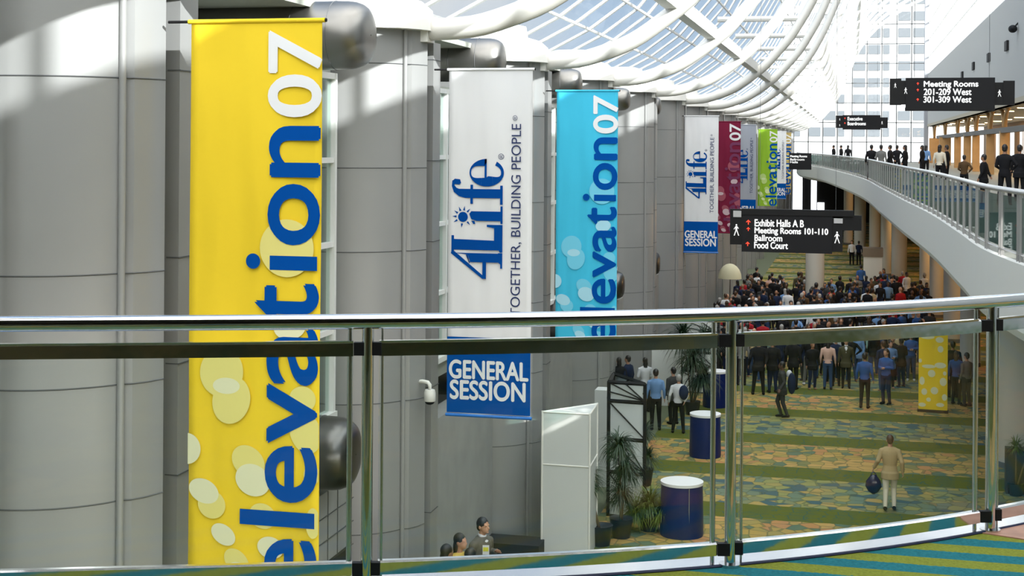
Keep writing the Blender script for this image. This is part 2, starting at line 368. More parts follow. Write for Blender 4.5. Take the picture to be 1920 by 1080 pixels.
# ------------------------------------------------------------------ COLONNADE: clad towers, ducts, window bays
ZT = R_(2.1)
def tower_poly(Y):
    body = [(-8.9, Y-1.03), (-7.75, Y-1.03)]
    for k in range(1, 15):
        a = -PI/2+k/14*(math.radians(62)); body.append((-7.75+1.15*math.cos(a), Y+.12+1.15*math.sin(a)))
    body += [(-6.75, Y-.1), (-8.9, Y-.1)]
    return body
NEARF = ['grey metal-clad tower at the far left edge, mostly outside the frame', 'wide grey metal-clad tower left of the yellow banner',
 'grey metal-clad tower between the yellow banner and the white banner', 'grey metal-clad tower behind the white general session banner',
 'grey metal-clad tower behind the cyan banner', 'grey metal-clad tower right beside the cyan banner', 'grey metal-clad tower directly left of the smaller white banner']
def tower(i):
    Y = YN(i+.63); n = i+.63
    lab = NEARF[i] if i < len(NEARF) else 'distant grey metal-clad tower in the far colonnade beyond the white and red banners'
    t = empty('clad_tower', (XW, Y, FLOOR), label=lab, cat='column', group='metal-clad towers along the left wall' if i >= len(NEARF) else None)
    def bld(mb, name, m, par=t, **k):
        mb.v = [(v[0]-XW, v[1]-Y, v[2]-FLOOR) for v in mb.v]; return mb.build(name, m, par, **k)
    bp = tower_poly(Y)
    body = bld(MB().prism(bp, FLOOR, ZT-.25), 'tower_body', M_clad, auto=25)
    # ridge and aisle panel
    bld(MB().prism([(-6.74, Y-.40), (-6.64, Y-.36), (-6.56, Y-.22), (XW+.01, Y-.02), (-8.8, Y-.02), (-8.8, Y-.09), (-6.8, Y-.09)], FLOOR, ZT-.3), 'side_panel', M_clad2, auto=30)
    bld(MB().cyl((-6.72, Y-.44, FLOOR), (-6.72, Y-.44, ZT-.3), .035, 10), 'corner_ridge', M_clad, auto=40)
    bld(MB().bb(-8.6, XW-.28, Y-.02, Y+.26, FLOOR, ZT-.5), 'recess_strip', M_recess)
    bld(MB().bb(-8.6, XW+.03, Y+.24, Y+.64, FLOOR, ZT-.5), 'fin', M_clad2)
    # joints
    zs = [.60, -1.25, -2.3, -3.4, -4.9, -6.4] if i != 2 else [1.22, -.38, -1.66, -3.97, -5.95]
    for z in zs:
        zz = R_(z); j = MB()
        pts = [Vector((x, y-.002, zz)) for (x, y) in bp[:-2]]+[Vector((-6.64, Y-.365, zz)), Vector((-6.56, Y-.225, zz)), Vector((XW+.01, Y-.02, zz))]
        j.path(pts, .0075, 4)
        bld(j, 'panel_joint', M_seam); j = MB()
        j.bb(XW-.1, XW+.04, Y+.235, Y+.645, zz+.1, zz+.112)
        bld(j, 'fin_joint', M_seam)
    if n > 0:
        cpm = MB(); cc = Y-.1
        cpm.rings([(ZT-.35, 1.22, 1.0, -7.6, cc), (ZT-.02, 1.18, .97, -7.6, cc), (ZT+.12, 1.02, .84, -7.6, cc), (ZT+.20, .74, .62, -7.6, cc), (ZT+.44, .70, .58, -7.6, cc), (ZT+.50, .45, .4, -7.6, cc)], 32)
        bld(cpm, 'cap', M_white, auto=30)
        bld(MB().bb(XW-.3, XW+.06, Y-.2, Y+.2, ZT-.52, ZT-.12), 'bracket', M_white)
    return t
for i in range(0, NT): tower(i)

def bay(i):        # opening after tower i
    Ya, Yb = YN(i+.63)+.69, YN(i+1.63)-1.22
    xg = -7.6; z0, z1 = R_(-4.12), R_(1.04)
    fr = MB()
    fr.bb(xg-.06, xg+.06, Ya, Yb, z1-.09, z1); fr.bb(xg-.08, xg+.10, Ya, Yb, z0, z0+.10)
    nb = 5
    for k in range(nb+1):
        y = Ya+.05+(Yb-Ya-.1)*k/nb; fr.bb(xg-.06, xg+.07, y-.04, y+.04, z0, z1)
    for z in (-.26, -1.52, -2.82): fr.bb(xg-.05, xg+.05, Ya, Yb, R_(z)-.04, R_(z)+.04)
    w = struct(fr, 'window_%d' % (i+1), M_frame)
    MB().bb(xg-.012, xg+.0, Ya+.05, Yb-.05, z0+.05, z1-.05).build('window_pane', M_wglass, w)
    nb_ = MB(); nb_.bb(-10.2, -10.0, Ya, Yb, FLOOR, R_(1.95)); nb_.bb(-10.1, xg-.1, Ya, Yb, z0-.35, z0-.02); nb_.bb(-10.1, xg-.05, Ya, Yb, z1+.0, z1+.05); nb_.bb(-10.2, -7.4, Ya, Yb, R_(1.9), R_(2.0))
    struct(nb_, 'wall_left', mat('pale_green_grey_wall', (.36, .38, .34), .6))
    struct(MB().bb(-7.7, -7.3, Ya, Yb, FLOOR, R_(-5.0)), 'wall_left', mat('stone_tile', (.30, .305, .30), .5, noise=.08, nscale=2))
for i in range(0, NT-1): bay(i)
# grey stone tile grid and black doorway in the low wall beside the yellow banner
Ya, Yb = YN(1.63)+.67, YN(2.63)-1.06
tj = MB()
for k in range(1, 5): tj.bb(-7.3, -7.288, Ya, Yb, R_(-5.0-.35*k), R_(-5.0-.35*k)+.012)
for k in range(18): tj.bb(-7.3, -7.288, Ya+.4*k, Ya+.4*k+.012, R_(-6.0), R_(-5.0))
struct(tj, 'trim_1', M_seam)
struct(MB().bb(-7.29, -7.24, Yb-4.4, Yb-.3, FLOOR, R_(-6.0)), 'door_1', M_dark)

DU = [(695, 66, 2.36, 130, 'large steel barrel duct above the yellow banner'), (945, 112, 3.36, 82, 'steel barrel duct above the white general session banner'),
      (1090, 156, 4.36, 56, 'steel barrel duct above the cyan banner'), (1181, 186, 5.36, 44, 'small steel barrel duct right of the cyan banner top'), (1239, 199, 6.36, 36, 'tiny steel barrel duct above the smaller white banner')]
DL = [(667, 852, 2.36, 138, 'dark barrel duct end low beside the yellow banner, seen through the railing glass'), (905, 690, 3.36, 105, 'dark barrel duct hidden behind the white banner'), (1075, 598, 4.36, 74, 'dark barrel duct end behind the cyan banner'), (1170, 535, 5.36, 54, 'round grey duct end just right of the cyan banner'), (1237, 494, 6.36, 46, 'round grey duct end left of the smaller white banner')]
for lst, low in ((DU, 0), (DL, 1)):
    for (px, py, n, dia, lab) in lst:
        d = 8.58*n; r = dia/2*d/FPX; p = P(px, py, d)
        xe = p.x; yc = p.y; zc = p.z
        t = empty('barrel_duct', (xe, yc, zc), label=lab, cat='duct')
        prof = [(-9.95-xe, 1), (-.5, 1), (-.30, .99), (-.2, .96), (-.11, .89), (-.05, .79), (-.015, .64), (0, .4), (.004, .02)]
        mb = MB(); N = 40; vs = []; fs = []
        for (x, q) in prof:
            for k in range(N): vs.append((x, r*q*math.cos(2*PI*k/N), r*q*math.sin(2*PI*k/N)))
        for a in range(len(prof)-1):
            for k in range(N): fs.append((a*N+k, a*N+(k+1) % N, (a+1)*N+(k+1) % N, (a+1)*N+k))
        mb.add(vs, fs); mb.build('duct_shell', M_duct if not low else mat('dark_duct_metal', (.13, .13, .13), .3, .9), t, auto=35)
        sm = MB()
        for x in (-.5, -1.05):
            sm.path([(x, (r+.001)*math.cos(2*PI*k/N), (r+.001)*math.sin(2*PI*k/N)) for k in range(N+1)], .006, 4, caps=False)
        sm.build('duct_seam', M_seam, t)

# ------------------------------------------------------------------ ROOF: arched pipes, struts, purlin, glazing
PROF = [(0, 1.78), (.7, 1.82), (1.3, 1.98), (1.9, 2.22), (2.5, 2.62), (3.1, 3.1), (3.6, 3.65), (4.1, 4.25), (4.6, 5.05), (5.0, 5.8), (5.4, 6.75), (6.0, 8.2), (6.7, 9.9), (7.4, 11.15), (8.3, 12.3), (9.7, 13.6), (12, 15.2), (14.6, 16.5)]
def smooth_path(pts, k=3):
    out = []
    for i in range(len(pts)-1):
        p0 = pts[max(i-1, 0)]; p1 = pts[i]; p2 = pts[i+1]; p3 = pts[min(i+2, len(pts)-1)]
        for j in range(k):
            t = j/k; out.append(tuple(.5*((2*b)+(-a+c)*t+(2*a-5*b+4*c-d)*t*t+(-a+3*b-3*c+d)*t**3) for a, b, c, d in zip(p0, p1, p2, p3)))
    out.append(pts[-1]); return out
PR = smooth_path(PROF)
GL = smooth_path([(-2.7, 1.95), (-2.35, 2.75), (-1.1, 3.4), (0, 4.2), (1.3, 5.7), (2.6, 8.0), (4.2, 11.2), (6.4, 14.2), (9.3, 16.4), (12.2, 17.6), (14.6, 18.0)], 2)
M_pipe = mat('white_painted_steel', (.70, .69, .655), .4)
pipe_mesh = MB().path([(dx+.02, 0, z-1.78) for dx, z in PR], .175, 14).mesh('roof_pipe', M_pipe, True)
near_names = {0: 'white arched roof pipe nearest the camera, over the left edge', 1: 'white arched roof pipe starting above the yellow banner side', 2: 'thick white arched roof pipe rising from the tower right of the yellow banner',
 3: 'white arched roof pipe rising from the tower right of the white banner', 4: 'white arched roof pipe rising from above the cyan banner', 5: 'white arched roof pipe second to the right of the cyan banner',
 6: 'white arched roof pipe rising just above the smaller white banner'}
for i in range(-2, NT):
    Y = YN(i+.63)
    o = bpy.data.objects.new('arched_roof_pipe', pipe_mesh); C.objects.link(o); o.location = (XW, Y, R_(1.78))
    lab = near_names.get(i, 'slim arched roof pipe in the far part of the glass vault' if i > 6 else near_names[0])
    tag(o, lab, 'roof pipe', 'arched roof pipes')
    if i < 1: continue
    for x0_, x1_, z_ in ((1.3, 4.6, 4.95), (3.9, 6.7, 9.9)):
        MB().cyl((x0_, 0, z_-1.78), (x1_, 0, z_-1.78), .11, 8).build('roof_strut', M_pipe, o, auto=40)
pu = MB().box((XW+2.75, (YBACK+YEND)/2, R_(3.05)), (.26, YEND-YBACK, .34))
tag(pu.build('roof_purlin', mat('white_box_steel', (.8, .8, .78), .4)), 'square white steel beam running diagonally behind the arched roof pipes', 'beam')
pu = MB().cyl((XW+6.9, YBACK, R_(10.2)), (XW+6.9, YEND, R_(10.2)), .13, 8)
tag(pu.build('roof_purlin', M_pipe, auto=40), 'round white upper purlin running along the high part of the vault', 'beam')
# glazed skin: mullion grid + panes
gr = MB(); nY = int((YEND-YBACK)/(S/4))
for j in range(nY+1):
    y = YBACK+j*S/4
    gr.path([(XW+dx, y, R_(z)) for dx, z in GL[::2]], 1, sect=[(-.035, -.09), (.035, -.09), (.035, .09), (-.035, .09)], up=Vector((0, 1, 0)))
for k, (dx, z) in enumerate(GL[::2]):
    gr.box((XW+dx, (YBACK+YEND)/2, R_(z)), (.07, YEND-YBACK, .07))
struct(gr, 'ceiling', mat('roof_frame_white', (.66, .66, .65), .45))
gp = MB(); vs = []; fs = []
for (dx, z) in GL: vs += [(XW+dx-.02, YBACK, R_(z)+.03), (XW+dx-.02, YEND, R_(z)+.03)]
for k in range(len(GL)-1): fs.append((2*k, 2*k+1, 2*k+3, 2*k+2))
gp.add(vs, fs); struct(gp, 'ceiling.001', M_rglass)
# right upper wall, glazing above it
wr = MB().bb(XR, XR+.4, 20, YEND, R_(2.24), R_(8.0))
struct(wr, 'wall_right', mat('warm_grey_wall', (.46, .45, .42), .7))
struct(MB().bb(XR, XR+.4, YBACK, 20, R_(-1.72), R_(8.0)), 'wall_right.001', M_whitepl)
g2 = MB(); 
for j in range(nY+1):
    y = YBACK+j*S/4; g2.bb(XR+.05, XR+.2, y-.05, y+.05, R_(8), R_(18))
for z in (8.05, 9.9, 11.8, 13.7, 15.6, 17.9): g2.bb(XR+.05, XR+.2, YBACK, YEND, R_(z)-.05, R_(z)+.05)
struct(g2, 'wall_right.002', M_white)
struct(MB().bb(XR+.11, XR+.13, YBACK, YEND, R_(8), R_(17.9)), 'wall_right.003', M_rglass)
# sun blocker added out of view, shading the middle roof pipes and towers
struct(MB().bb(XR-.02, XR+.3, 43, 76, R_(7.9), R_(16.0)), 'unseen_sun_blocker', M_whitepl)
# end wall: glass with mullions
ge = MB()
for x in np.arange(-6.5, 8.1, 1.6): ge.bb(x-.05, x+.05, YEND, YEND+.2, 0, R_(16.5))
for z in np.arange(0, 17, 2.2): ge.bb(-8, 8, YEND, YEND+.2, z-.04, z+.04)
struct(ge, 'wall_end', M_recess)
struct(MB().bb(-8.5, 8, YEND+.09, YEND+.11, 0, R_(16.5)), 'wall_end.001', M_rglass)
struct(MB().bb(XR-.35, XR+.1, YEND-1.0, YEND, -1.7, R_(17)), 'trim_2', mat('grey_corner_post', (.30, .31, .34), .5))
lowend = MB(); lowend.bb(-12, 26, YEND, YEND+.4, FLOOR, 0)
struct(lowend, 'wall_end.002', M_dark)
M_bright = mat('daylight_glow_panel', (.9, .93, 1), .5, emit=1.6)  # daylight through the end doors, put into the colour as a glow
for k, (x0, x1, y0, y1) in enumerate([(1487, 1505, 318, 396), (1521, 1532, 303, 396), (1533, 1546, 379, 396)]):
    a = P(x0, y1, 163.5); b = P(x1, y0, 163.5)
    struct(MB().box(((a.x+b.x)/2, YEND-.04, (a.z+b.z)/2), (b.x-a.x, .08, b.z-a.z)), 'window_%d' % (40+k), M_bright)
# unseen back wall behind the camera, glazed to let daylight in
wbk = MB()
for x in np.arange(-9, 14.1, 2.3): wbk.bb(x-.07, x+.07, YBACK-.2, YBACK, 0, 18)
for z in (0.1, 2.6, 5.5, 9, 13, 18): wbk.bb(-9, 14, YBACK-.2, YBACK, z-.12, z+.12)
struct(wbk, 'wall_back', M_recess)
struct(MB().bb(-9, 14, YBACK-.12, YBACK-.1, 0, 18), 'wall_back.001', M_rglass)
struct(MB().bb(-9.2, -8.9, YBACK, YN(.63)-3, FLOOR, R_(2)), 'wall_left', M_clad)

struct(MB().bb(-5.6, XR-.1, -19.5, 3.0, 3.6, 3.9), 'added_soffit_shade', mat('light_blocking_soffit', (.10, .09, .08), .8))  # unseen soffit added to darken the carpet and the steel reflections
struct(MB().bb(-5.6, XR-.1, -9.2, -9.0, 0.01, 3.6), 'added_dark_backdrop', mat('dark_reflection_wall', (.07, .05, .035), .6))  # unseen dark wall added for the railing steel to reflect
# ------------------------------------------------------------------ right gallery with curved fascia and railing
bpx = [(1861, 24.0), (1805, 29.2), (1750, 37.3), (1694, 47.7), (1655, 60), (1611, 82), (1541, 118)]
bxy = []
for px, d in bpx:
    p = P(px, 300, d); bxy.append((p.x, p.y))
far = [(-4.6, 136), (-5.6, 152)]
near = [(2.9, 19.0), (3.6, 13.5), (5.0, 9.0)]
B = smooth_path(list(reversed(near))+bxy+far, 6)
gal2 = MB(); pol = [(x, y) for x, y in B]+[(-5.9, YEND), (14, YEND), (14, 9.0)]
gal2.prism(pol, -.35, -.01)
M_tile = mat('pale_gallery_floor', (.20, .205, .17), .5, noise=.06, nscale=1)
struct(gal2, 'floor.004', M_tile)
def off(path, k):
    out = []
    for i, p in enumerate(path):
        a = path[max(i-1, 0)]; b = path[min(i+1, len(path)-1)]; t = Vector((b[0]-a[0], b[1]-a[1])).normalized(); out.append((p[0]-t.y*k, p[1]+t.x*k))
    return out
fa = MB(); o1 = off(B, .06); o2 = off(B, .0); o3 = off(B, -.55); vs = []; fs = []
for a, b, c in zip(o1, o2, o3): vs += [(b[0], b[1], .0), (a[0], a[1], -.02), (a[0], a[1], -1.02), (b[0], b[1], -1.16), (c[0], c[1], -1.34), (c[0], c[1], -.35)]
for i in range(len(B)-1):
    for k in range(5): fs.append((i*6+k, i*6+k+1, (i+1)*6+k+1, (i+1)*6+k))
fa.add(vs, fs); struct(fa, 'trim_3', M_whitepl)
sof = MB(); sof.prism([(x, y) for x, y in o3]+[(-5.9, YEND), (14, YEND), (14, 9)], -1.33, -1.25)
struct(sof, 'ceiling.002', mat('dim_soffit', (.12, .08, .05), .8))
br = empty('gallery_railing', (B[20][0], B[20][1], 0), label='long curved steel and glass railing of the far gallery on the right', cat='railing')
bo = Vector((B[20][0], B[20][1], 0))
def bbld(mb, name, m, **k):
    mb.v = [(v[0]-bo.x, v[1]-bo.y, v[2]) for v in mb.v]; return mb.build(name, m, br, **k)
bbld(MB().path([(x, y, 1.05) for x, y in B], .045, 10), 'handrail', mat('bright_satin_rail', (.85, .85, .86), .3, .8), smooth=True)
bbld(MB().path([(x, y, .10) for x, y in B], .02, 6), 'lower_rail', M_steel2)
arc = 0; last = None; nxt = 0; mp_ = []
for i in range(len(B)-1):
    a = Vector(B[i]+()); b = Vector(B[i+1]); L = (b-a).length
    while nxt <= arc+L: t = (nxt-arc)/L; mp_.append(a.lerp(b, t)); nxt += 1.42
    arc += L
for i, p in enumerate(mp_):
    t = (mp_[min(i+1, len(mp_)-1)]-mp_[max(i-1, 0)]).normalized()
    q = MB(); rz = math.atan2(t.y, t.x)
    for s_ in (-.09, .09): q.box((p.x+t.x*s_, p.y+t.y*s_, .5), (.03, .06, 1.06), rz)
    bbld(q, 'post', mat('dull_steel_post', (.40, .40, .40), .4, .8))
    if i+1 < len(mp_):
        b = mp_[i+1]; c = (p+b)/2; L = (b-p).length
        bbld(MB().box((c.x, c.y, .55), (L-.3, .012, .82), math.atan2(b.y-p.y, b.x-p.x)), 'glass_panel', M_bglass)

# concourse behind the gallery: soffit, lamps, pilasters, beam, back wall
struct(MB().bb(XR-.02, 14.2, 20, YEND, R_(2.24), R_(2.5)), 'ceiling.003', mat('cream_soffit', (.42, .36, .25), .6))
bw = MB().bb(14, 14.3, 9, YEND, FLOOR, R_(2.3)); struct(bw, 'wall_right.005', mat('tan_back_wall', (.22, .14, .07), .7))
M_tan = mat('tan_timber_panel', (.42, .24, .09), .5, noise=.1, nscale=2)
M_sht = mat('shop_glass_glow', (.75, .85, .9), .4, emit=.7)  # panes painted with a glow in place of lit shops behind
pxs = [(1750, 1.5), (1770, 1.5), (1793, .75), (1811, .75), (1827, .7), (1853, .7), (1880, .75)]
for k, (px, w) in enumerate(pxs):
    d = FPX*8.4/(.973*(px-1599)); p = P(px, 275, d); X = 8.5; Y = p.y
    t = empty('gallery_pilaster', (X, Y, 0), label='warm tan pilaster with a curved bracket under the gallery ceiling, ' + ['farthest, wide', 'wide, second farthest', 'third from the far end', 'fourth from the far end', 'middle of the near group', 'second nearest', 'nearest, at the right edge'][k], cat='pilaster')
    MB().box((0, 0, 1.33), (w*.7, .5, 2.66)).build('shaft', M_tan, t)
    ar = MB()
    for sgn in (-1, 1): ar.path([(0, sgn*(.2+1.9*(1-math.cos(a))), 2.66+1.25*math.sin(a)) for a in [q*PI/12 for q in range(7)]], .13, 6)
    ar.build('arch_bracket', M_tan, t, smooth=True)
struct(MB().bb(8.25, 8.6, 22, YEND-14, 2.55, 2.85), 'trim_4', mat('dark_bronze_beam', (.03, .025, .02), .5))
sg = MB()
for k in range(13):
    y = 30+k*10.5; sg.bb(13.9, 13.98, y, y+2.6, .1, 3.2); sg.bb(13.9, 13.98, y+4.0, y+5.4, .1, 3.2)
struct(sg, 'window_60', M_sht)
lamp_me = MB().cyl((0, 0, -.03), (0, 0, 0), .34, 16).mesh('downlight', M_lampw)
for k in range(14):
    for X in (9.3, 12.0):
        y = 52+k*8.2
        o = bpy.data.objects.new('downlight', lamp_me); C.objects.link(o); o.location = (X, y+(X-9)*1.1, R_(2.24))
        tag(o, 'round warm recessed downlight in the gallery ceiling', 'ceiling light', 'downlights in the gallery ceiling')
for k in range(5):
    ld = bpy.data.lights.new('gallery_light', 'AREA'); ld.shape = 'RECTANGLE'; ld.size = 4; ld.size_y = 12; ld.energy = 260; ld.color = (1, .65, .32)
    lo = bpy.data.objects.new('gallery_light', ld); C.objects.link(lo); lo.location = (11, 55+k*24, R_(2.15))
for (px, py, d, sz) in [(1888, 86, 76.8, 1), (1853, 108, 87, 1), (1826, 124, 98, 1), (1804, 141, 108, 1)]:
    p = P(px, py, d); k = {1888: 'largest, nearest the right edge', 1853: 'second from the right edge', 1826: 'third from the right edge', 1804: 'smallest and farthest'}[px]
    tg = MB().box((0, 0, 0), (.12, 1.25, .52)).build('wall_vent', M_black); tg.location = (XR-.06, p.y, p.z)
    tag(tg, 'small black square opening high on the white wall, '+k, 'vent')

# ------------------------------------------------------------------ white office building outside
BY = 258.0
bd = empty('office_building', (15, BY, FLOOR), label='white high-rise with rows of pale windows seen through the end glass', cat='building')
M_bw = mat('white_facade', (.40, .40, .40), .7); M_bwin = mat('pale_facade_window', (.13, .145, .16), .3)
MB().bb(-27, 45, 0, 12, 0, 60).build('wall', M_bw, bd)
wm = MB().bb(0, 2.0, -.12, .0, 0, 1.55).mesh('window', M_bwin)
wt = MB().bb(0, 1.0, -.12, .0, 0, 1.55).mesh('window', M_bwin)
wtot = 0
for r in range(10):
    pz = P(1650, 256-31*r, BY-8).z
    for c in range(9):
        px = 1490+c*27.5
        x = P(px, 200, BY*1.0).x+ (BY*.02)
        o = bpy.data.objects.new('window', wm if c % 3 else wt); C.objects.link(o); o.parent = bd; o.location = (P(px, 200, BY*.985).x-15, 0, pz-FLOOR); wtot += 1
struct(MB().bb(-260, 260, YEND+.5, 520, FLOOR-.4, FLOOR-.1), 'floor.005', mat('outdoor_paving', (.45, .44, .42), .8))

# ------------------------------------------------------------------ text helpers
_font = {}
def text_mesh(txt):
    if txt in _font: return _font[txt]
    cu = bpy.data.curves.new('t', 'FONT'); cu.body = txt; cu.resolution_u = 6; cu.size = 1
    o = bpy.data.objects.new('t', cu); C.objects.link(o); dg = bpy.context.evaluated_depsgraph_get(); dg.update()
    me = bpy.data.meshes.new_from_object(o.evaluated_get(dg)); vs = [tuple(v.co[:2]) for v in me.vertices]; fs = [tuple(p.vertices) for p in me.polygons]
    bpy.data.objects.remove(o); bpy.data.curves.remove(cu); bpy.data.meshes.remove(me)
    x0 = min(v[0] for v in vs); x1 = max(v[0] for v in vs); y0 = min(v[1] for v in vs); y1 = max(v[1] for v in vs)
    _font[txt] = ([((x-x0)/(x1-x0), (y-y0)/(y1-y0)) for x, y in vs], fs, (x1-x0)/(y1-y0)); return _font[txt]
def put_text(mb, txt, x0, x1, z0, z1, y, rot=False, bold=0):
    vs, fs, _ = text_mesh(txt); offs = [(0, 0)] if not bold else [(-bold, 0), (bold, 0), (0, bold), (0, -bold)]
    for k, (ox, oz) in enumerate(offs):
        if rot: out = [(x1-b*(x1-x0)+ox, y-.0006*k, z0+a*(z1-z0)+oz) for a, b in vs]
        else: out = [(x0+a*(x1-x0)+ox, y-.0006*k, z0+b*(z1-z0)+oz) for a, b in vs]
        mb.add(out, fs)
def flat(mb, pts, y): mb.add([(x, y, z) for x, z in pts], [tuple(range(len(pts)))])

# ------------------------------------------------------------------ BANNERS
BW, BH = 1.33, 5.38
def cloth_mat(name, col, bump=.7):
    m = mat(name, col, .75, spec=.2); n = m.node_tree; b = n.nodes['Principled BSDF']
    t = n.nodes.new('ShaderNodeTexCoord'); mp = n.nodes.new('ShaderNodeMapping'); mp.inputs['Scale'].default_value = (1.6, 1, .28)
    z = n.nodes.new('ShaderNodeTexNoise'); z.inputs['Scale'].default_value = 1.6; z.inputs['Detail'].default_value = 1
    q = n.nodes.new('ShaderNodeBump'); q.inputs['Strength'].default_value = bump; q.inputs['Distance'].default_value = .12
    n.links.new(t.outputs['Object'], mp.inputs[0]); n.links.new(mp.outputs[0], z.inputs['Vector']); n.links.new(z.outputs['Fac'], q.inputs['Height']); n.links.new(q.outputs[0], b.inputs['Normal'])
    b.inputs['Subsurface Weight'].default_value = 0
    return m
def wave(x, z):   # x from left, z from top (negative down): folds hanging from the pole corners
    h = min(1, -z/.4); return .012*math.sin(x*7+z*.9)*h*math.exp(z*.35)+.006*math.sin(x*4-z*1.7)*h
def banner_base(px, n, lab, cloth, pole_m=None):
    d = 8.58*n; p = P(px, 200, d); loc = (p.x, p.y, R_(1.17))
    t = empty('hanging_banner', loc, label=lab, cat='banner')
    NX, NZ = 16, 60; mb = MB(); vs = []; fs = []
    for yy in (0, .004):
        for j in range(NZ+1):
            for i in range(NX+1):
                x = BW*i/NX; z = -BH*j/NZ; vs.append((x, wave(x, z)+yy, z))
    k0 = (NX+1)*(NZ+1)
    for b in (0, k0):
        for j in range(NZ):
            for i in range(NX): a = b+j*(NX+1)+i; fs.append((a, a+1, a+NX+2, a+NX+1))
    for j in range(NZ):
        for i in (0, NX): a = j*(NX+1)+i; fs.append((a, a+NX+1, a+NX+1+k0, a+k0))
    mb.add(vs, fs); ck = mb.build('cloth', cloth, t, smooth=True)
    MB().cyl((-.03, .0, -.02), (BW+.03, .0, -.02), .022, 12).build('top_sleeve', cloth, t, auto=40)
    pm = MB(); pm.cyl((-.24, .0, -.02), (-.02, .0, -.02), .014, 8); pm.cyl((BW+.0, 0, -.02), (BW+.045, 0, -.02), .018, 8); pm.build('top_pole', M_black, t, auto=40)
    MB().cyl((-.02, .0, -BH), (BW+.02, .0, -BH), .026, 12).build('bottom_pole', pole_m or cloth, t, auto=40)
    return ck, d
def elev(px, n, lab, cloth, pal1, pal2, txt=M_blue, num=None):
    t, d = banner_base(px, n, lab, cloth)
    k = BW/260.0; K = lambda x: (x-358)*k
    def Z(y): return -(y-44)*(BH/1045.0)
    e1 = MB()
    GY = [('7', 517, 618, 68, 142, 1), ('0', 517, 617, 150, 222, 1), ('n', 520, 615, 244, 332, 0), ('o', 518, 615, 350, 456, 0), ('ı', 520, 613, 479, 505, 0), ('t', 493, 614, 532, 598, 0),
          ('a', 518, 613, 614, 712, 0), ('v', 519, 612, 716, 820, 0), ('e', 516, 613, 829, 927, 0), ('l', 464, 611, 947, 975, 0), ('e', 516, 613, 999, 1094, 0)]
    tw = MB(); tb = MB(); LW = .016
    for ch, x0, x1, y0, y1, w in GY:
        if ch == 'ı' or ch == 'l':
            flat(tb, [(K(x0), Z(y1)), (K(x1), Z(y1)), (K(x1), Z(y0)), (K(x0), Z(y0))], -LW-.006); continue
        put_text(tw if w else tb, ch, K(x0), min(K(x1), BW), Z(y1), Z(y0), -LW-.006, rot=True, bold=.016 if ch != '7' else .012)
    flat(tb, [(K(487)+.073*math.cos(a*PI/12), Z(490)+.073*math.sin(a*PI/12)) for a in range(24)], -LW-.006)
    tw.build('numerals', num or mat('print_white', (.80, .81, .84), .6), t); tb.build('lettering', txt, t)
    OV = [(425, 697, 43, 46, -20, 0), (445, 748, 37, 45, -20, 0), (435, 722, 27, 15, 0, 1), (356, 842, 28, 29, 0, 1), (391, 919, 31, 22, -20, 1), (407, 943, 28, 26, -20, 0), (480, 860, 35, 28, -35, 0), (489, 893, 35, 29, -20, 1),
          (509, 958, 27, 23, -20, 0), (431, 997, 26, 18, -30, 1), (458, 1045, 28, 20, -40, 0), (464, 1062, 23, 15, -20, 1), (525, 1015, 26, 20, -10, 1), (586, 740, 26, 24, 0, 0), (592, 800, 30, 40, 20, 0), (553, 465, 53, 53, 0, 0),
          (605, 877, 16, 18, 0, 0), (608, 965, 14, 28, 0, 0), (540, 1055, 15, 10, 0, 0), (560, 608, 32, 24, 10, 1)]
    for j, (cx, cy, rx, ry, an, tn) in enumerate(OV):
        a_ = math.radians(an); pts = []
        for q in range(36):
            x = rx*math.cos(q*PI/18); y = ry*math.sin(q*PI/18); X = cx+x*math.cos(a_)+y*math.sin(a_); Y = cy-x*math.sin(a_)+y*math.cos(a_)
            pts.append((min(BW, max(0, K(X))), max(-BH, Z(Y))))
        ob_ = MB(); flat(ob_, pts, -LW+.0-.0002*j+(0 if tn == 0 else -.0012)); ob_.build('bubble_print', pal2 if tn else pal1, t)
    return t
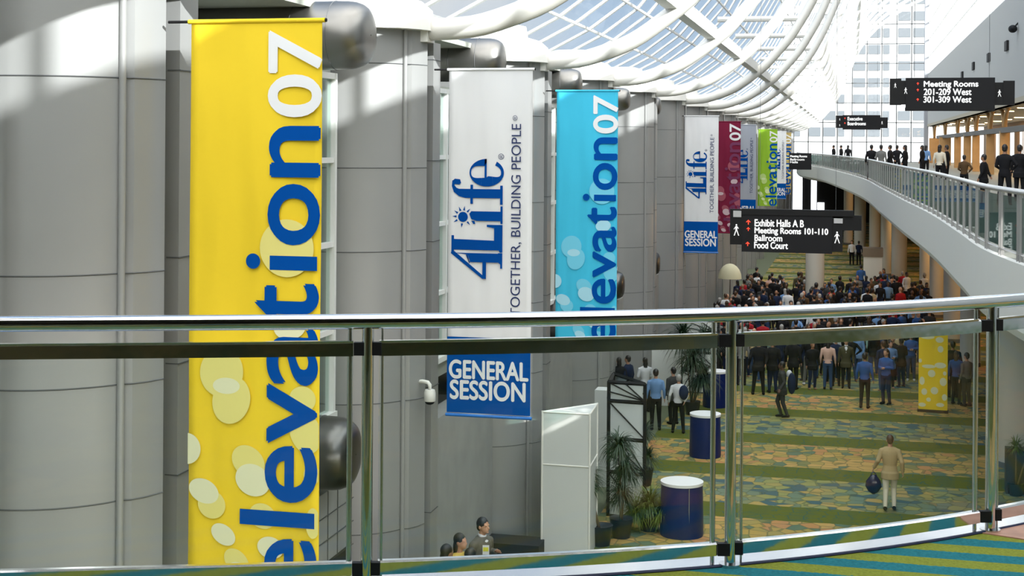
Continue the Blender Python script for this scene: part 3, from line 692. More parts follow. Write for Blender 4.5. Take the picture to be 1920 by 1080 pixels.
def four(px, n, lab, cloth, full=True):
    t, d = banner_base(px, n, lab, cloth, mat('light_blue_pole', (.02, .18, .62), .4))
    k = BW/160.0; XK = lambda x: (x-843+.008*0)*k
    def ZK(y): return -(y-125)*(BH/656.0)
    yb = -.0175; b = MB()
    flat(b, [(0, ZK(776)), (BW, ZK(776)), (BW, ZK(633)), (0, ZK(633))], yb); bfd = b.build('blue_field', mat('banner_blue', (.0, .075, .34), .9, spec=.1), t)
    tw = MB(); put_text(tw, 'GENERAL', XK(848), XK(998), ZK(711), ZK(677), yb-.004, bold=.010); put_text(tw, 'SESSION', XK(850), XK(993), ZK(750), ZK(715), yb-.004, bold=.010)
    tw.build('lettering', mat('print_white', (.80, .81, .84), .6), t)
    tn = MB(); put_text(tn, 'TOGETHER, BUILDING PEOPLE', XK(964), XK(985), ZK(590), ZK(230), yb, rot=True); 
    for rg in ((966, 975, 224, 214), (939, 950, 297, 286)):
        tr_ = MB(); put_text(tr_, '®', XK(rg[0]), XK(rg[1]), ZK(rg[2]), ZK(rg[3]), yb, rot=True); tr_.build('registered_mark', M_navyt, t)
    tn.build('slogan', M_navyt, t)
    lg = MB(); cnt = [0]
    def Q(pts):  # (s, t): s along reading direction, t letter height
        cnt[0] += 1; flat(lg, [(XK(948-b_), ZK(522-a_)) for a_, b_ in pts], yb-.0003*(cnt[0] % 5))
    # source coordinates of the logo in banner pixels, s = 522-y, t = 948-x
    Q([(0, 31), (6, 37), (51, 92), (51, 98), (47, 99), (0, 38)]); Q([(0, 31), (33, 31), (33, 38), (0, 38)])
    Q([(31, 4), (48, 4), (48, 96), (45, 66), (31, 62)]); Q([(20, 0), (49, 0), (49, 8), (31, 8), (28, 4), (20, 4)])
    Q([(31, 62), (28, 63), (45, 66), (45, 70)])
    Q([(54, 5), (72, 5), (74, 94), (54, 94)]); Q([(51, 93), (81, 93), (81, 98), (51, 98)]); Q([(50, 0), (102, 0), (102, 16), (72, 16), (50, 5)]); Q([(95, 12), (102, 12), (102, 30), (98, 30)])
    Q([(109, 2), (127, 2), (127, 60), (122, 64), (112, 60), (109, 50)]); Q([(104, 0), (137, 0), (137, 4), (104, 4)]); Q([(103, 52), (109, 54), (109, 60), (103, 56)])
    Q([(116+9.5*math.cos(a*PI/10), 76+9.5*math.sin(a*PI/10)) for a in range(20)])
    for r_ in range(10):
        a = -2.4+r_*.56 if r_ < 9 else 3.0
        if math.sin(a) < -.75: continue
        c_, s_ = math.cos(a), math.sin(a); Q([(116+12.5*c_-2*s_, 76+12.5*s_+2*c_), (116+12.5*c_+2*s_, 76+12.5*s_-2*c_), (116+21*c_, 76+21*s_)])
    Q([(152, 3), (169, 3), (169, 72), (152, 72)]); Q([(141, 57), (177, 57), (177, 62), (141, 62)]); Q([(140, 0), (176, 0), (176, 5), (140, 5)])
    hook_o = [(152, 72), (155, 84), (163, 93), (174, 98), (184, 97), (188, 90), (187, 82), (181, 79), (177, 82), (178, 88), (180, 92)]
    hk = [((152, 72), (155, 84), (169, 84), (169, 72)), ((155, 84), (163, 94), (171, 89), (169, 84)), ((163, 94), (174, 98), (176, 93), (171, 89)), ((174, 98), (185, 97), (183, 90), (176, 93)), ((180, 80), (187, 82), (188, 92), (184, 97), (178, 92), (177, 84))]
    for h_ in hk: Q(list(h_))
    N = 40                                            # bowl of the e: heavy on the left, thin lip at the lower right
    def ept(f, inner):
        a = f*2*PI*.90; c_, s_ = math.cos(a), math.sin(a)
        left = max(0, -c_); right = max(0, c_)
        th = 3.5+13*left**1.3+(10*right**1.5 if s_ > 0 else 3*right)+(3 if s_ < 0 else 0)
        rs, rt = (26-th, 33-(3.0 if s_ > 0 else 5.5)) if inner else (26, 33)
        return (200+rs*c_, 31+rt*s_)
    for q in range(N): Q([ept(q/N, 0), ept((q+1)/N, 0), ept((q+1)/N, 1), ept(q/N, 1)])
    Q([(180, 31), (226, 31), (226, 35), (180, 35)])
    lg.build('logo', mat('logo_blue', (.0, .06, .30), .9, spec=.08), t)
    return t
yel = cloth_mat('yellow_cloth', (.88, .63, .03)); wht = cloth_mat('white_cloth', (.72, .73, .76)); cya = cloth_mat('cyan_cloth', (.055, .52, .78)); crm = cloth_mat('crimson_cloth', (.20, .012, .045)); grn = cloth_mat('lime_cloth', (.28, .50, .035)); gry = cloth_mat('grey_white_cloth', (.36, .39, .46))
py1 = mat('pale_yellow_print', (.78, .70, .22), .7); py2 = mat('cream_print', (.76, .76, .50), .7)
elev(358, 1.61, 'tall yellow banner reading elevation07 upward in blue and white', yel, py1, py2)
four(842, 2.61, 'large white 4Life banner with blue general session foot, left of the cyan banner', wht)
elev(1044, 3.61, 'cyan elevation07 banner with pale blue bubbles', cya, mat('pale_cyan_print', (.16, .60, .82), .7), mat('paler_cyan_print', (.38, .70, .85), .7))
four(1284, 6.61, 'smaller white 4Life banner with blue general session foot, left of the dark red banner', wht)
elev(1337, 8.1, 'dark red elevation07 banner partly behind the smaller white banner', crm, mat('dusky_pink_print', (.36, .08, .12), .7), mat('pink_white_print', (.60, .45, .50), .7), txt=mat('print_purple', (.16, .02, .09), .6))
four(1373, 9.35, 'grey-white banner between the dark red and the lime green banners', gry)
elev(1422, 11.8, 'lime green elevation07 banner in the far row', grn, mat('pale_lime_print', (.48, .66, .22), .7), mat('paler_lime_print', (.62, .74, .42), .7))
four(1443, 13.4, 'narrow white banner just right of the lime green banner', wht)
elev(1455, 14.7, 'narrow yellow-tan banner, farthest of the hanging banners', cloth_mat('tan_cloth', (.55, .42, .16)), py1, py2)

# ------------------------------------------------------------------ hanging signs
def pictogram(mb, x, z, h, y):   # little walking figure
    flat(mb, [(x+.07*h*math.cos(a*PI/6), z+.42*h+.07*h*math.sin(a*PI/6)) for a in range(12)], y)
    flat(mb, [(x-.07*h, z+.32*h), (x+.08*h, z+.32*h), (x+.07*h, z-.02*h), (x-.08*h, z-.02*h)], y)
    flat(mb, [(x-.06*h, z), (x+.02*h, z), (x-.14*h, z-.5*h), (x-.22*h, z-.5*h)], y); flat(mb, [(x-.02*h, z), (x+.06*h, z), (x+.24*h, z-.5*h), (x+.16*h, z-.5*h)], y)
    flat(mb, [(x-.07*h, z+.3*h), (x-.05*h, z+.22*h), (x-.2*h, z+.02*h), (x-.23*h, z+.06*h)], y); flat(mb, [(x+.07*h, z+.3*h), (x+.05*h, z+.22*h), (x+.18*h, z+.08*h), (x+.21*h, z+.12*h)], y)
def arrow(mb, x, z, h, y, c=1):
    flat(mb, [(x-.5*h, z), (x, z+.5*h), (x+.5*h, z), (x+.32*h, z-.02*h), (x, z+.28*h), (x-.32*h, z-.02*h)], y)
    flat(mb, [(x-.09*h, z+.2*h), (x+.09*h, z+.2*h), (x+.09*h, z-.5*h), (x-.09*h, z-.5*h)], y)
def sign(px0, py0, px1, py1, d, lab, rows, boxes, tilt=0, arrows=(), pics=(), rods=True, kx=None, top_z=None):
    """px box of the whole sign; boxes: (x0,y0,x1,y1,depth) in photo px"""
    k = d/FPX; o = P((px0+px1)/2, (py0+py1)/2, d); cxp, cyp = (px0+px1)/2, (py0+py1)/2
    t = empty('hanging_sign', o, rz=tilt, label=lab, cat='sign')
    X = lambda x: (x-cxp)*k; Zz = lambda y: -(y-cyp)*k
    for i, (x0, y0, x1, y1, dy, nm) in enumerate(boxes):
        MB().bb(X(x0), X(x1), -dy, dy, Zz(y1), Zz(y0)).build(nm, M_sign if nm == 'sign_face' else mat('silver_lamp', (.45, .45, .46), .4) if nm == 'sign_lamp' else M_black, t)
    f = boxes[0][4]+.012
    face = t.children[0] if t.children else t
    for s_, x0, x1, y0, y1 in rows: tx = MB(); put_text(tx, s_, X(x0), X(x1), Zz(y1), Zz(y0), -f, bold=(y1-y0)*k*.035); tx.build('lettering', M_text, face)
    for (x, y, h, fd) in pics: tx = MB(); pictogram(tx, X(x), Zz(y), h*k, -fd-.012); tx.build('walking_pictogram', M_text, t)
    if arrows:
        for (x, y, h) in arrows: ar = MB(); arrow(ar, X(x), Zz(y), h*k, -f-.003); ar.build('red_arrow', M_red, face)
    if rods:
        for xx in (X(px0+.2*(px1-px0)), X(px1-.2*(px1-px0))):
            ro = MB(); ro.cyl((xx, 0, Zz(py0)), (xx, 0, top_z-o.z), .005, 6)
            ro.build('hanger_rod', M_recess, t)
    return t
sign(1378, 392, 1612, 475, 40, 'large black hanging sign listing exhibit halls, meeting rooms, ballroom and food court',
     [('Exhibit Halls A B', 1416.5, 1507, 412.5, 425.5), ('Meeting Rooms 101-110', 1416.5, 1551.5, 427.5, 442), ('Ballroom', 1416.5, 1467.5, 441.5, 453), ('Food Court', 1416, 1478, 454.5, 467)],
     [(1392, 401, 1559, 474, .09, 'sign_face'), (1370, 394, 1393, 461, .07, 'end_box'), (1558, 408, 1578, 470, .07, 'end_box'), (1578, 402, 1612, 430, .06, 'end_box'), (1392, 393, 1597, 404, .11, 'light_trough'), (1376, 397, 1391, 409, .10, 'sign_lamp'), (1562, 408, 1578, 417, .10, 'sign_lamp')],
     arrows=[(1404.5, 418, 9), (1404.5, 431, 7), (1403.5, 459, 8)], pics=[(1382, 433, 22, .07), (1568, 443, 22, .07)], top_z=R_(16), tilt=-.03)
sign(1672, 145, 1896, 210, 30, 'black hanging sign for meeting rooms 201-209 and 301-309 west',
     [('Meeting Rooms', 1734, 1831, 152.5, 166), ('201-209 West', 1734, 1819, 166.5, 178.5), ('301-309 West', 1733.5, 1819, 181, 192.5)],
     [(1701, 146, 1861, 203, .09, 'sign_face'), (1672, 147, 1693, 197, .06, 'end_box'), (1692, 151, 1702, 196, .05, 'end_box'), (1861, 155, 1877, 197, .05, 'end_box'), (1876, 152, 1896, 197, .06, 'end_box'), (1700, 202, 1861, 208, .11, 'light_trough')],
     arrows=[(1723, 157, 5), (1723, 169, 5), (1723, 187, 5)], pics=[(1682, 160, 9, .06), (1701, 170, 12, .09), (1869, 175, 13, .06)], top_z=R_(15), tilt=-.02)
sign(1568, 216, 1663, 243, 62, 'small distant black hanging sign with two lines of blurred words, beyond the meeting rooms sign',
     [('Executive', 1590, 1617, 219.5, 226), ('Boardrooms', 1590, 1623, 228.5, 235)],
     [(1581, 216, 1650, 243, .12, 'sign_face'), (1568, 217, 1582, 240, .08, 'end_box'), (1650, 220, 1663, 240, .08, 'end_box')],
     arrows=[(1585, 222, 3), (1585, 231, 3)], pics=[(1575.5, 224, 4, .08), (1575.5, 235, 4, .08), (1652.5, 230, 6, .12)], top_z=R_(15))
sign(1480, 287, 1521, 318, 120, 'far dark sign panel with faint white lines above the bright doorway',
     [('Meeting Rooms', 1482, 1513, 291, 296), ('Ballroom', 1482, 1508, 297, 301), ('Halls', 1482, 1496, 302, 306)],
     [(1480, 287, 1521, 318, .15, 'sign_face')], top_z=R_(15))

# ------------------------------------------------------------------ security camera on the tower
pc = P(806, 733, 22.3); t = empty('security_camera', pc, label='white dome security camera on a bracket beside the white banner foot', cat='camera')
MB().rings([(.02, .075, .075), (-.03, .09, .09), (-.15, .09, .09), (-.16, .082, .082)], 20).build('housing', M_white, t, auto=40)
MB().ell((0, 0, -.165), (.075, .075, .05)).build('dome', M_black, t, smooth=True)
MB().path([(-.30, .12, .10), (-.15, .08, .13), (-.03, .0, .13), (0, 0, .09), (0, 0, .0)], .030, 10).build('arm', M_white, t, smooth=True)

# ------------------------------------------------------------------ lower-hall columns
def rcol(px, d, r, lab, ztop=-1.30, shape=0, z0=FLOOR, m=None):
    p = P(px, 500, d); t = empty('round_column', (p.x, p.y, z0), label=lab, cat='column'); h = ztop-z0
    if shape == 0: MB().cyl((0, 0, 0), (0, 0, h), r, 32).build('shaft', m or mat('cream_column_paint', (.50, .48, .43), .6), t, auto=40)
    else: MB().box((0, 0, h/2), (2*r, 2*r, h)).build('shaft', m or M_whitepl, t)
    MB().cyl((0, 0, 0), (0, 0, .15), r+.02, 32).build('plinth', M_recess, t, auto=40)
    return t
rcol(1789, 63, .44, 'cream round column under the gallery, right of the yellow floor banner top')
rcol(1757, 72, .36, 'cream round column second from the right under the gallery')
rcol(1735, 80, .32, 'slim cream column third from the right under the gallery')
rcol(1820, 56, .38, 'cream round column nearest the railing post under the gallery')
rcol(1686, 86, .45, 'broad cream column in the middle of the row under the gallery')
rcol(1661, 95, .34, 'slim cream column left of the broad one under the gallery')
rcol(1640, 104, .40, 'cream column above the square kiosk')
rcol(1612, 112, .44, 'cream column standing above the left side of the square kiosk')
rcol(1590, 125, .40, 'farthest cream column under the gallery')
t_ = rcol(1528, 72, .46, 'freestanding grey round column below the exhibit halls sign', ztop=R_(-5.0)+1.1)
pk = P(1636, 545, 84); t = empty('kiosk_box', (pk.x, pk.y, FLOOR), label='square beige kiosk block standing among the crowd', cat='kiosk')
MB().box((0, 0, 1.05), (1.05, 1.0, 2.1)).build('body', M_whitepl, t); MB().box((0, 0, 2.35), (1.15, 1.1, .5)).build('header', mat('brown_header', (.22, .17, .12), .6), t)
big = rcol(1925, 38.5, .78, 'large pale round column at the right edge behind the railing', ztop=-1.34)

# ------------------------------------------------------------------ kiosks, lattice towers, drums, plants
Q_ = lambda px, d: P(px, 900, d)
p = Q_(1066, 30.3); t = empty('display_kiosk', (p.x, p.y, FLOOR), label='tall white triangular display kiosk left of the black lattice tower', cat='kiosk')
A, B_, C_ = PF(1017, 772, FLOOR+2.98), PF(1106, 777, FLOOR+2.98), PF(1120, 757, FLOOR+2.98)
tri = [(A.x-p.x, A.y-p.y), (B_.x-p.x, B_.y-p.y), (C_.x-p.x, C_.y-p.y)]
MB().prism(tri, 0, 2.98).build('panels', mat('white_laminate', (.66, .68, .68), .35), t)
tm = MB()
for i in range(3):
    a, b = tri[i], tri[(i+1) % 3]; tm.cyl((a[0], a[1], 0), (a[0], a[1], 3.0), .022, 8)
    for z in (1.9, 2.98): tm.cyl((a[0], a[1], z), (b[0], b[1], z), .018, 6)
tm.build('corner_profile', M_white, t)
p2 = Q_(1130, 36); o = MB().box((0, 0, 1.2), (.35, .5, 2.4)).build('plinth_box', mat('white_laminate', (.66, .68, .68), .35)); o.location = (p2.x, p2.y, FLOOR); tag(o, 'small white pedestal between the kiosk and the lattice tower', 'pedestal')
def lattice(px0, px1, px2, ytop, d, lab, zs, skip=False):
    # three-sided black frame with white infill panels; px0..px1 front face, px2 the back corner
    zt = P(px0, ytop, d).z; a = P(px0, 800, d); b = P(px1, 800, d*1.0-.3); c = P(px2, 800, d+1.2); org = (a+b+c)/3
    t = empty('lattice_tower', (org.x, org.y, FLOOR), label=lab, cat='display stand'); H = zt-FLOOR
    pts = [Vector((v.x-org.x, v.y-org.y, 0)) for v in (a, b, c)]
    lv = [H*z for z in zs]; fr = MB(); pa = MB(); dg = MB()
    for v in pts: fr.box((v.x, v.y, H/2), (.07, .07, H))
    for i in range(3):
        u, w = pts[i], pts[(i+1) % 3]
        for z in lv: fr.path([u+Vector((0, 0, z)), w+Vector((0, 0, z))], .045, 4)
        dr = (w-u)
        for j in range(len(lv)-1):
            z0, z1 = lv[j], lv[j+1]
            q0, q1 = u+dr*.05, w-dr*.05; pa.add([q0+Vector((0, 0, z0)), q1+Vector((0, 0, z0)), q1+Vector((0, 0, z1)), q0+Vector((0, 0, z1))], [(0, 1, 2, 3)])
            nrm = Vector((dr.y, -dr.x, 0)).normalized()*.03
            if j % 2 == 0 or i != 0 or True:
                k = (j % 2); f0 = w+Vector((0, 0, z0+.05)); 
                ends = [u+Vector((0, 0, z1)), u+dr*.45+Vector((0, 0, z1)), u+Vector((0, 0, (z0+z1)/2))] if k == (len(lv) % 2) else [u+Vector((0, 0, z1))]
                for e_ in ends:
                    for s_ in (1, -1): dg.path([f0+nrm*s_, e_+nrm*s_], .016, 4)
    fr.build('frame', M_black, t); pa.build('infill_panel', mat('white_infill', (.66, .70, .70), .4), t); dg.build('diagonal_brace', M_black, t)
    return t
lattice(1141, 1209, 1150, 716, 33, 'black-framed lattice tower with white panels behind the spiky plants', [0, .33, .58, .86, 1.0])
lattice(1276, 1346, 1290, 598, 49.5, 'second black-framed white lattice tower behind the top channel beside the middle post', [0, .3, .55, .8, 1.0])
for (x0, x1, y0, d, lab) in [(1222, 1277, 652, 47, 'white partition panel behind the two men talking'), (1385, 1412, 618, 55, 'narrow white partition panel just right of the middle railing post'), (1150, 1221, 640, 50, 'dull grey partition panel behind the seated group at the back')]:
    a = P(x0, y0, d); b = P(x1, y0, d); o = MB().bb(0, (b-a).length, -.04, .04, 0, a.z-FLOOR).build('partition_panel', mat('grey_partition', (.30, .31, .31), .5) if 'grey' in lab else mat('white_laminate', (.66, .68, .68), .35))
    o.location = (a.x, a.y, FLOOR); o.rotation_euler.z = ALPHA; tag(o, lab, 'partition')
def drum(px, pyb, w, lab, h=1.17):
    p = PF(px, pyb, FLOOR); d = p.dot(Fv); r = w/2*d/FPX; t = empty('drum_table', (p.x, p.y, FLOOR), label=lab, cat='table')
    MB().rings([(0, r*1.0, r*1.0), (.06, r*1.02, r*1.02), (h*.6, r*.99, r*.99), (h-.05, r*.97, r*.97)], 40).build('wrap', M_bluewrap, t, auto=40)
    MB().cyl((0, 0, h-.06), (0, 0, h), r*1.0, 40).build('top', mat('white_table_top', (.78, .79, .8), .4), t, auto=40)
    dirn = -Vector((p.x, p.y, 0)).normalized(); a = dirn*r*.985; a.rotate(Matrix.Rotation(.35, 3, 'Z')); MB().box((a.x, a.y, h*.48), (.015, .015, h*.92)).build('seam', mat('seam_grey', (.2, .2, .18), .5), t)
drum(1278, 1002, 80, 'dark blue drum table with white top nearest the spiky plants')
drum(1322, 855, 58, 'dark blue drum table with white top beside the middle post, behind the nearest one')
drum(1341, 762, 46, 'third dark blue drum table, farthest, partly behind the glass edge')

M_leaf = mat('dark_green_leaf', (.018, .045, .020), .5, noise=.4, nscale=3); M_leafy = mat('yellow_green_leaf', (.09, .14, .015), .5, noise=.5, nscale=5); M_trunk = mat('plant_trunk', (.16, .12, .07), .8)
def spiky(mb, c, R, n, droop, w, rng, up=.3):
    for _ in range(n):
        az = rng.uniform(0, 2*PI); el = rng.uniform(-.5, 1.35) if up > 0 else rng.uniform(-.2, 1.2); L = R*rng.uniform(.7, 1.1)
        h = Vector((math.cos(az), math.sin(az), 0)); side = Vector((-h.y, h.x, 0))
        p = Vector(c)+Vector((rng.uniform(-.04, .04), rng.uniform(-.04, .04), rng.uniform(-.08, .08))); v = h*math.cos(el)+Vector((0, 0, math.sin(el))); N = 5; vs = []
        for k in range(N+1):
            ww = w*(1-(k/N)**1.5)+.001; vs += [p+side*ww, p-side*ww]; p = p+v*(L/N); v = (v+Vector((0, 0, -droop))).normalized()
        mb.add(vs, [(2*k, 2*k+1, 2*k+3, 2*k+2) for k in range(N)])
def plant(px, d, heads, lab, pot=(.26, .42), lean=None, base_z=0, m=None, name='dracaena_plant', n=230, w=.016, droop=.3):
    rng = random.Random(int(px)); p = Q_(px, d); t = empty(name, (p.x, p.y, FLOOR), label=lab, cat='plant')
    MB().rings([(0, pot[0]*.75, pot[0]*.75), (pot[1], pot[0], pot[0]), (pot[1]-.02, pot[0]*.9, pot[0]*.9), (pot[1]-.05, .02, .02)], 24).build('pot', mat('black_pot', (.015, .016, .02), .35), t, auto=40)
    for (dx, dy, z, R) in heads:
        if z > .8: MB().path([(dx*.1, dy*.1, pot[1]-.08), (dx*.4, dy*.4, z*.5), (dx, dy, z)], [.03, .024, .02], 8).build('trunk', M_trunk, t, smooth=True)
        f = MB(); spiky(f, (dx, dy, z), R, n, droop, w, rng); f.build('foliage', m or M_leaf, t)
plant(1127, 30.6, [(-.33, -.1, 1.5, .55), (-.25, -.05, 1.3, .45)], 'spiky dark plant leaning left in front of the white kiosk', n=260)
plant(1165, 31.2, [(-.05, 0, 1.95, .6), (.08, .05, 1.45, .6), (0, -.1, .95, .55)], 'tallest spiky dark plant in front of the lattice tower', n=260, droop=.45)
plant(1218, 31.8, [(0, 0, .55, .6), (-.3, -.1, .4, .5), (.3, -.1, .42, .5)], 'low bushy yellow-green plant at the foot of the blue drum table', m=M_leafy, name='fern_plant', n=330, w=.018)
plant(1206, 36, [(0, 0, 1.3, .5), (.1, 0, .7, .5)], 'dark leafy plant just behind the lattice tower foot', n=200)
plant(1297, 45.5, [(-.3, 0, 2.4, .95), (.4, 0, 2.3, .85), (0, -.1, 1.7, .9), (.3, 0, 1.1, .8)], 'large bushy palm behind the man in the white shirt', n=330, w=.022, droop=.35, name='potted_palm')
o = MB().box((0, 0, .55), (1.6, .4, 1.1)).build('planter_box', mat('black_planter', (.02, .02, .02), .5)); pp = PF(1925, 925, FLOOR); o.location = (pp.x+.3, pp.y, FLOOR); tag(o, 'black planter box at the right edge below the big column', 'planter')
plant(1905, pp.dot(Fv)-.2, [(0, 0, 1.2, .35), (.35, 0, 1.25, .35)], 'dark shrub in front of the black planter at the right edge', m=M_leafy, name='dark_shrub', n=90, pot=(.2, .3))

# yellow free-standing floor banner
a = PF(1722, 771, FLOOR); dd = a.dot(Fv); zt = P(1726, 618, dd).z
t = empty('floor_banner', (a.x, a.y, FLOOR), rz=-.10, label='yellow bubble-printed banner stand on the carpet near the right-hand post', cat='banner stand')
w_ = 52*dd/FPX; H = zt-FLOOR
MB().bb(0, w_, -.012, .012, .08, H).build('cloth', yel, t); MB().bb(-.03, w_+.03, -.12, .12, 0, .08).build('base', M_black, t)
MB().cyl((w_*.5, .03, .05), (w_*.5, .03, H), .012, 6).build('rear_pole', M_steel2, t)
rng = random.Random(3); bm1 = MB()
for k, (fx, fz, rx, rz_) in enumerate([(.3, .93, .24, .05), (.72, .9, .14, .07), (.75, .78, .10, .08), (.35, .55, .24, .045), (.75, .57, .2, .07), (.45, .46, .13, .09), (.12, .36, .09, .10), (.85, .36, .12, .10), (.2, .22, .1, .08), (.55, .24, .13, .09), (.9, .16, .09, .08), (.35, .12, .08, .05), (.13, .05, .13, .05), (.75, .06, .14, .05), (.9, .47, .06, .05), (.05, .62, .06, .05)]):
    flat(bm1, [(min(w_, max(0, w_*fx+w_*rx*math.cos(q*PI/12))), .1+(H-.15)*fz+(H*.5)*rz_*math.sin(q*PI/12)) for q in range(24)], -.016-.0006*k)
bm1.build('bubble_print', py2, t)

# pale parasol by the far left wall
pp = PF(1368, 592, FLOOR); dd = pp.dot(Fv); t = empty('parasol', (pp.x, pp.y, FLOOR), label='pale cream parasol standing by the left wall above the crowd', cat='parasol'); hz = P(1368, 494, dd).z-FLOOR
vs = [(0, 0, hz)]; fs = []; NR = 12; Rr = 22*dd/FPX
for j in range(1, 6):
    for k in range(NR): a = 2*PI*k/NR; q = j/5; vs.append((Rr*math.sin(q*PI/2)*math.cos(a), Rr*math.sin(q*PI/2)*math.sin(a), hz-.75*(1-math.cos(q*PI/2))))
for k in range(NR): fs.append((0, 1+k, 1+(k+1) % NR))
for j in range(4):
    for k in range(NR): fs.append((1+j*NR+k, 1+(j+1)*NR+k, 1+(j+1)*NR+(k+1) % NR, 1+j*NR+(k+1) % NR))
mb = MB(); mb.add(vs, fs); mb.build('canopy', mat('cream_canvas', (.62, .60, .42), .8), t, smooth=True)
MB().cyl((0, 0, 0), (0, 0, hz), .03, 8).build('pole', M_steel2, t); MB().cyl((0, 0, 0), (0, 0, .08), .3, 16).build('base', M_black, t)

# ------------------------------------------------------------------ PEOPLE
def remesh(mb, name, voxel, sm=4, dec=None):
    me = mb.mesh(name, [M_dark]); o = bpy.data.objects.new(name, me); C.objects.link(o)
    r = o.modifiers.new('r', 'REMESH'); r.mode = 'VOXEL'; r.voxel_size = voxel
    s_ = o.modifiers.new('s', 'SMOOTH'); s_.iterations = sm; s_.factor = .5
    if dec: q = o.modifiers.new('d', 'DECIMATE'); q.ratio = dec
    dg = bpy.context.evaluated_depsgraph_get(); dg.update(); out = bpy.data.meshes.new_from_object(o.evaluated_get(dg)); out.name = name
    bpy.data.objects.remove(o); out.shade_smooth()
    if not out.materials: out.materials.append(M_dark)
    return out
V = Vector
def figure(pose, fem=False, fine=False, jacket=False):
    """joints in metres, feet at z=0, facing -Y. returns meshes"""
    J = dict(hipz=.93, lean=(0, 0), head=(0, -.02), sh=.19,
             armL=((-.24, .03, 1.14), (-.26, -.04, .90)), armR=((.24, .03, 1.14), (.26, -.04, .90)),
             legL=((-.10, -.02, .50), (-.11, .03, .08)), legR=((.10, -.02, .50), (.11, .03, .08)))
    J.update(pose); hz = J['hipz']; lx, ly = J['lean']
    vx = .0065 if fine else .015
    def T(z):  # torso centre offset at height above the hips
        q = (z-hz)/.5; return (lx*q, ly*q)
    shz = hz+.50; neckz = hz+.57; hc = V((lx*1.35+J['head'][0], ly*1.35+J['head'][1], hz+.715))
    shL = V((-J['sh']+lx, ly, shz-.045)); shR = V((J['sh']+lx, ly, shz-.045))
    def torso(mb, g=0, low=-.08, hem=0, top=True):
        sc = .93 if fem else 1
        rows = [(low, .155+hem, .115+hem*.8), (0, .165*1, .118), (.13, .138*sc, .10), (.28, .165*sc, .118), (.40, .19*sc, .12), (.47, .168*sc, .105), (.52, .115*sc, .082), (.56, .070, .065)]
        if low < -.09: rows.insert(1, (-.04, .165+hem*.7, .12+hem*.6))
        out = []
        for z, rx, ry in rows: ox, oy = T(hz+z); out.append((hz+z, rx+g, ry+g, ox, oy))
        mb.rings(out, 24)
        mb.caps(shL+V((.10, 0, .035)), shL+V((.015, 0, -.01)), .056+g, .056+g); mb.caps(shR+V((-.10, 0, .035)), shR+V((-.015, 0, -.01)), .056+g, .056+g)
    def arm(mb, s, pts, g=0, wr=True):
        e_, w = V(pts[0]), V(pts[1]); mb.caps(s, e_, .055+g, .042+g); mb.caps(e_, w if wr else e_.lerp(w, .93), .043+g, .030+g)
    def leg(mb, side, pts, g=0, end=1.0):
        h = V((side*.088+lx*0, 0, hz-.02)); k, a = V(pts[0]), V(pts[1]); mb.caps(h, k, .085+g, .058+g); mb.caps(k, k.lerp(a, end), .056+g, .038+g)
    def hand(mb, e_, w, side):
        e_, w = V(e_), V(w); dr = (w-e_).normalized(); sd = dr.cross(V((0, 1, 0)));
        if sd.length < .1: sd = V((1, 0, 0))
        sd.normalize(); nrm = dr.cross(sd); pc = w+dr*.045
        mtx = Matrix((sd*1, nrm, dr)).transposed()
        # palm lies in the dr/nrm plane so the thumb points forward
        mb.ell(pc, (.018, .038, .052), 12, 8, mtx)
        for k in range(4):
            f0 = w+dr*.075+nrm*(.030-.020*k); L = (.062, .072, .068, .054)[k]; c1 = f0+dr*L*.5; c2 = c1+dr*L*.4-sd*side*(.014+.004*k)
            mb.caps(f0, c1, .0090, .0085, 8, 3); mb.caps(c1, c2, .0085, .0072, 8, 3)
        fw = 1 if nrm.y < 0 else -1
        t0 = w+dr*.025+nrm*.03*fw; t1 = t0+nrm*.03*fw+dr*.025; mb.caps(t0, t1, .012, .010, 8, 3); mb.caps(t1, t1+dr*.03, .010, .008, 8, 3)
    b = MB(); torso(b, -.012); 
    b.caps(V((T(neckz)[0], T(neckz)[1], neckz-.04)), hc-V((0, -.01, .06)), .056, .052)
    b.ell(hc+V((0, .012, .015)), (.075, .093, .105)); b.ell(hc+V((0, -.028, -.045)), (.058, .062, .068))       # skull, jaw
    b.caps(hc+V((0, -.082, .005)), hc+V((0, -.102, -.022)), .010, .014, 8, 3)                                   # nose
    b.ell(hc+V((0, -.088, -.052)), (.024, .010, .007), 10, 6); b.ell(hc+V((0, -.082, -.085)), (.022, .016, .014), 10, 6)   # mouth, chin
    for s in (-1, 1): b.ell(hc+V((s*.078, .012, -.012)), (.012, .020, .032), 10, 6); b.ell(hc+V((s*.03, -.074, .022)), (.022, .012, .008), 10, 6)
    arm(b, shL, J['armL'], -.008); arm(b, shR, J['armR'], -.008); hand(b, *J['armL'], -1); hand(b, *J['armR'], 1)
    leg(b, -1, J['legL'], -.008); leg(b, 1, J['legR'], -.008)
    for s, L in ((-1, J['legL']), (1, J['legR'])): a = V(L[1]); b.caps(a+V((0, .02, -.03)), a+V((s*.01, -.12, -.045)), .036, .028)
    out = {'body': remesh(b, 'person', vx, 3)}
    h = MB(); h.ell(hc+V((0, .024, .034)), (.085, .098, .100)); 
    if fem:
        h.ell(hc+V((0, .065, -.08)), (.080, .055, .14)); h.ell(hc+V((0, .075, -.19)), (.07, .04, .10))
    else: h.ell(hc+V((0, .055, -.02)), (.072, .06, .07))
    hm = remesh(h, 'hair', .010 if not fine else .006, 2)
    bm = bmesh.new(); bm.from_mesh(hm)     # clear the face
    dl = [f for f in bm.faces if f.calc_center_median().y < hc.y-.052 and f.calc_center_median().z < hc.z+.060]
    bmesh.ops.delete(bm, geom=dl, context='FACES'); bm.to_mesh(hm); bm.free(); out['hair'] = hm
    j = MB()
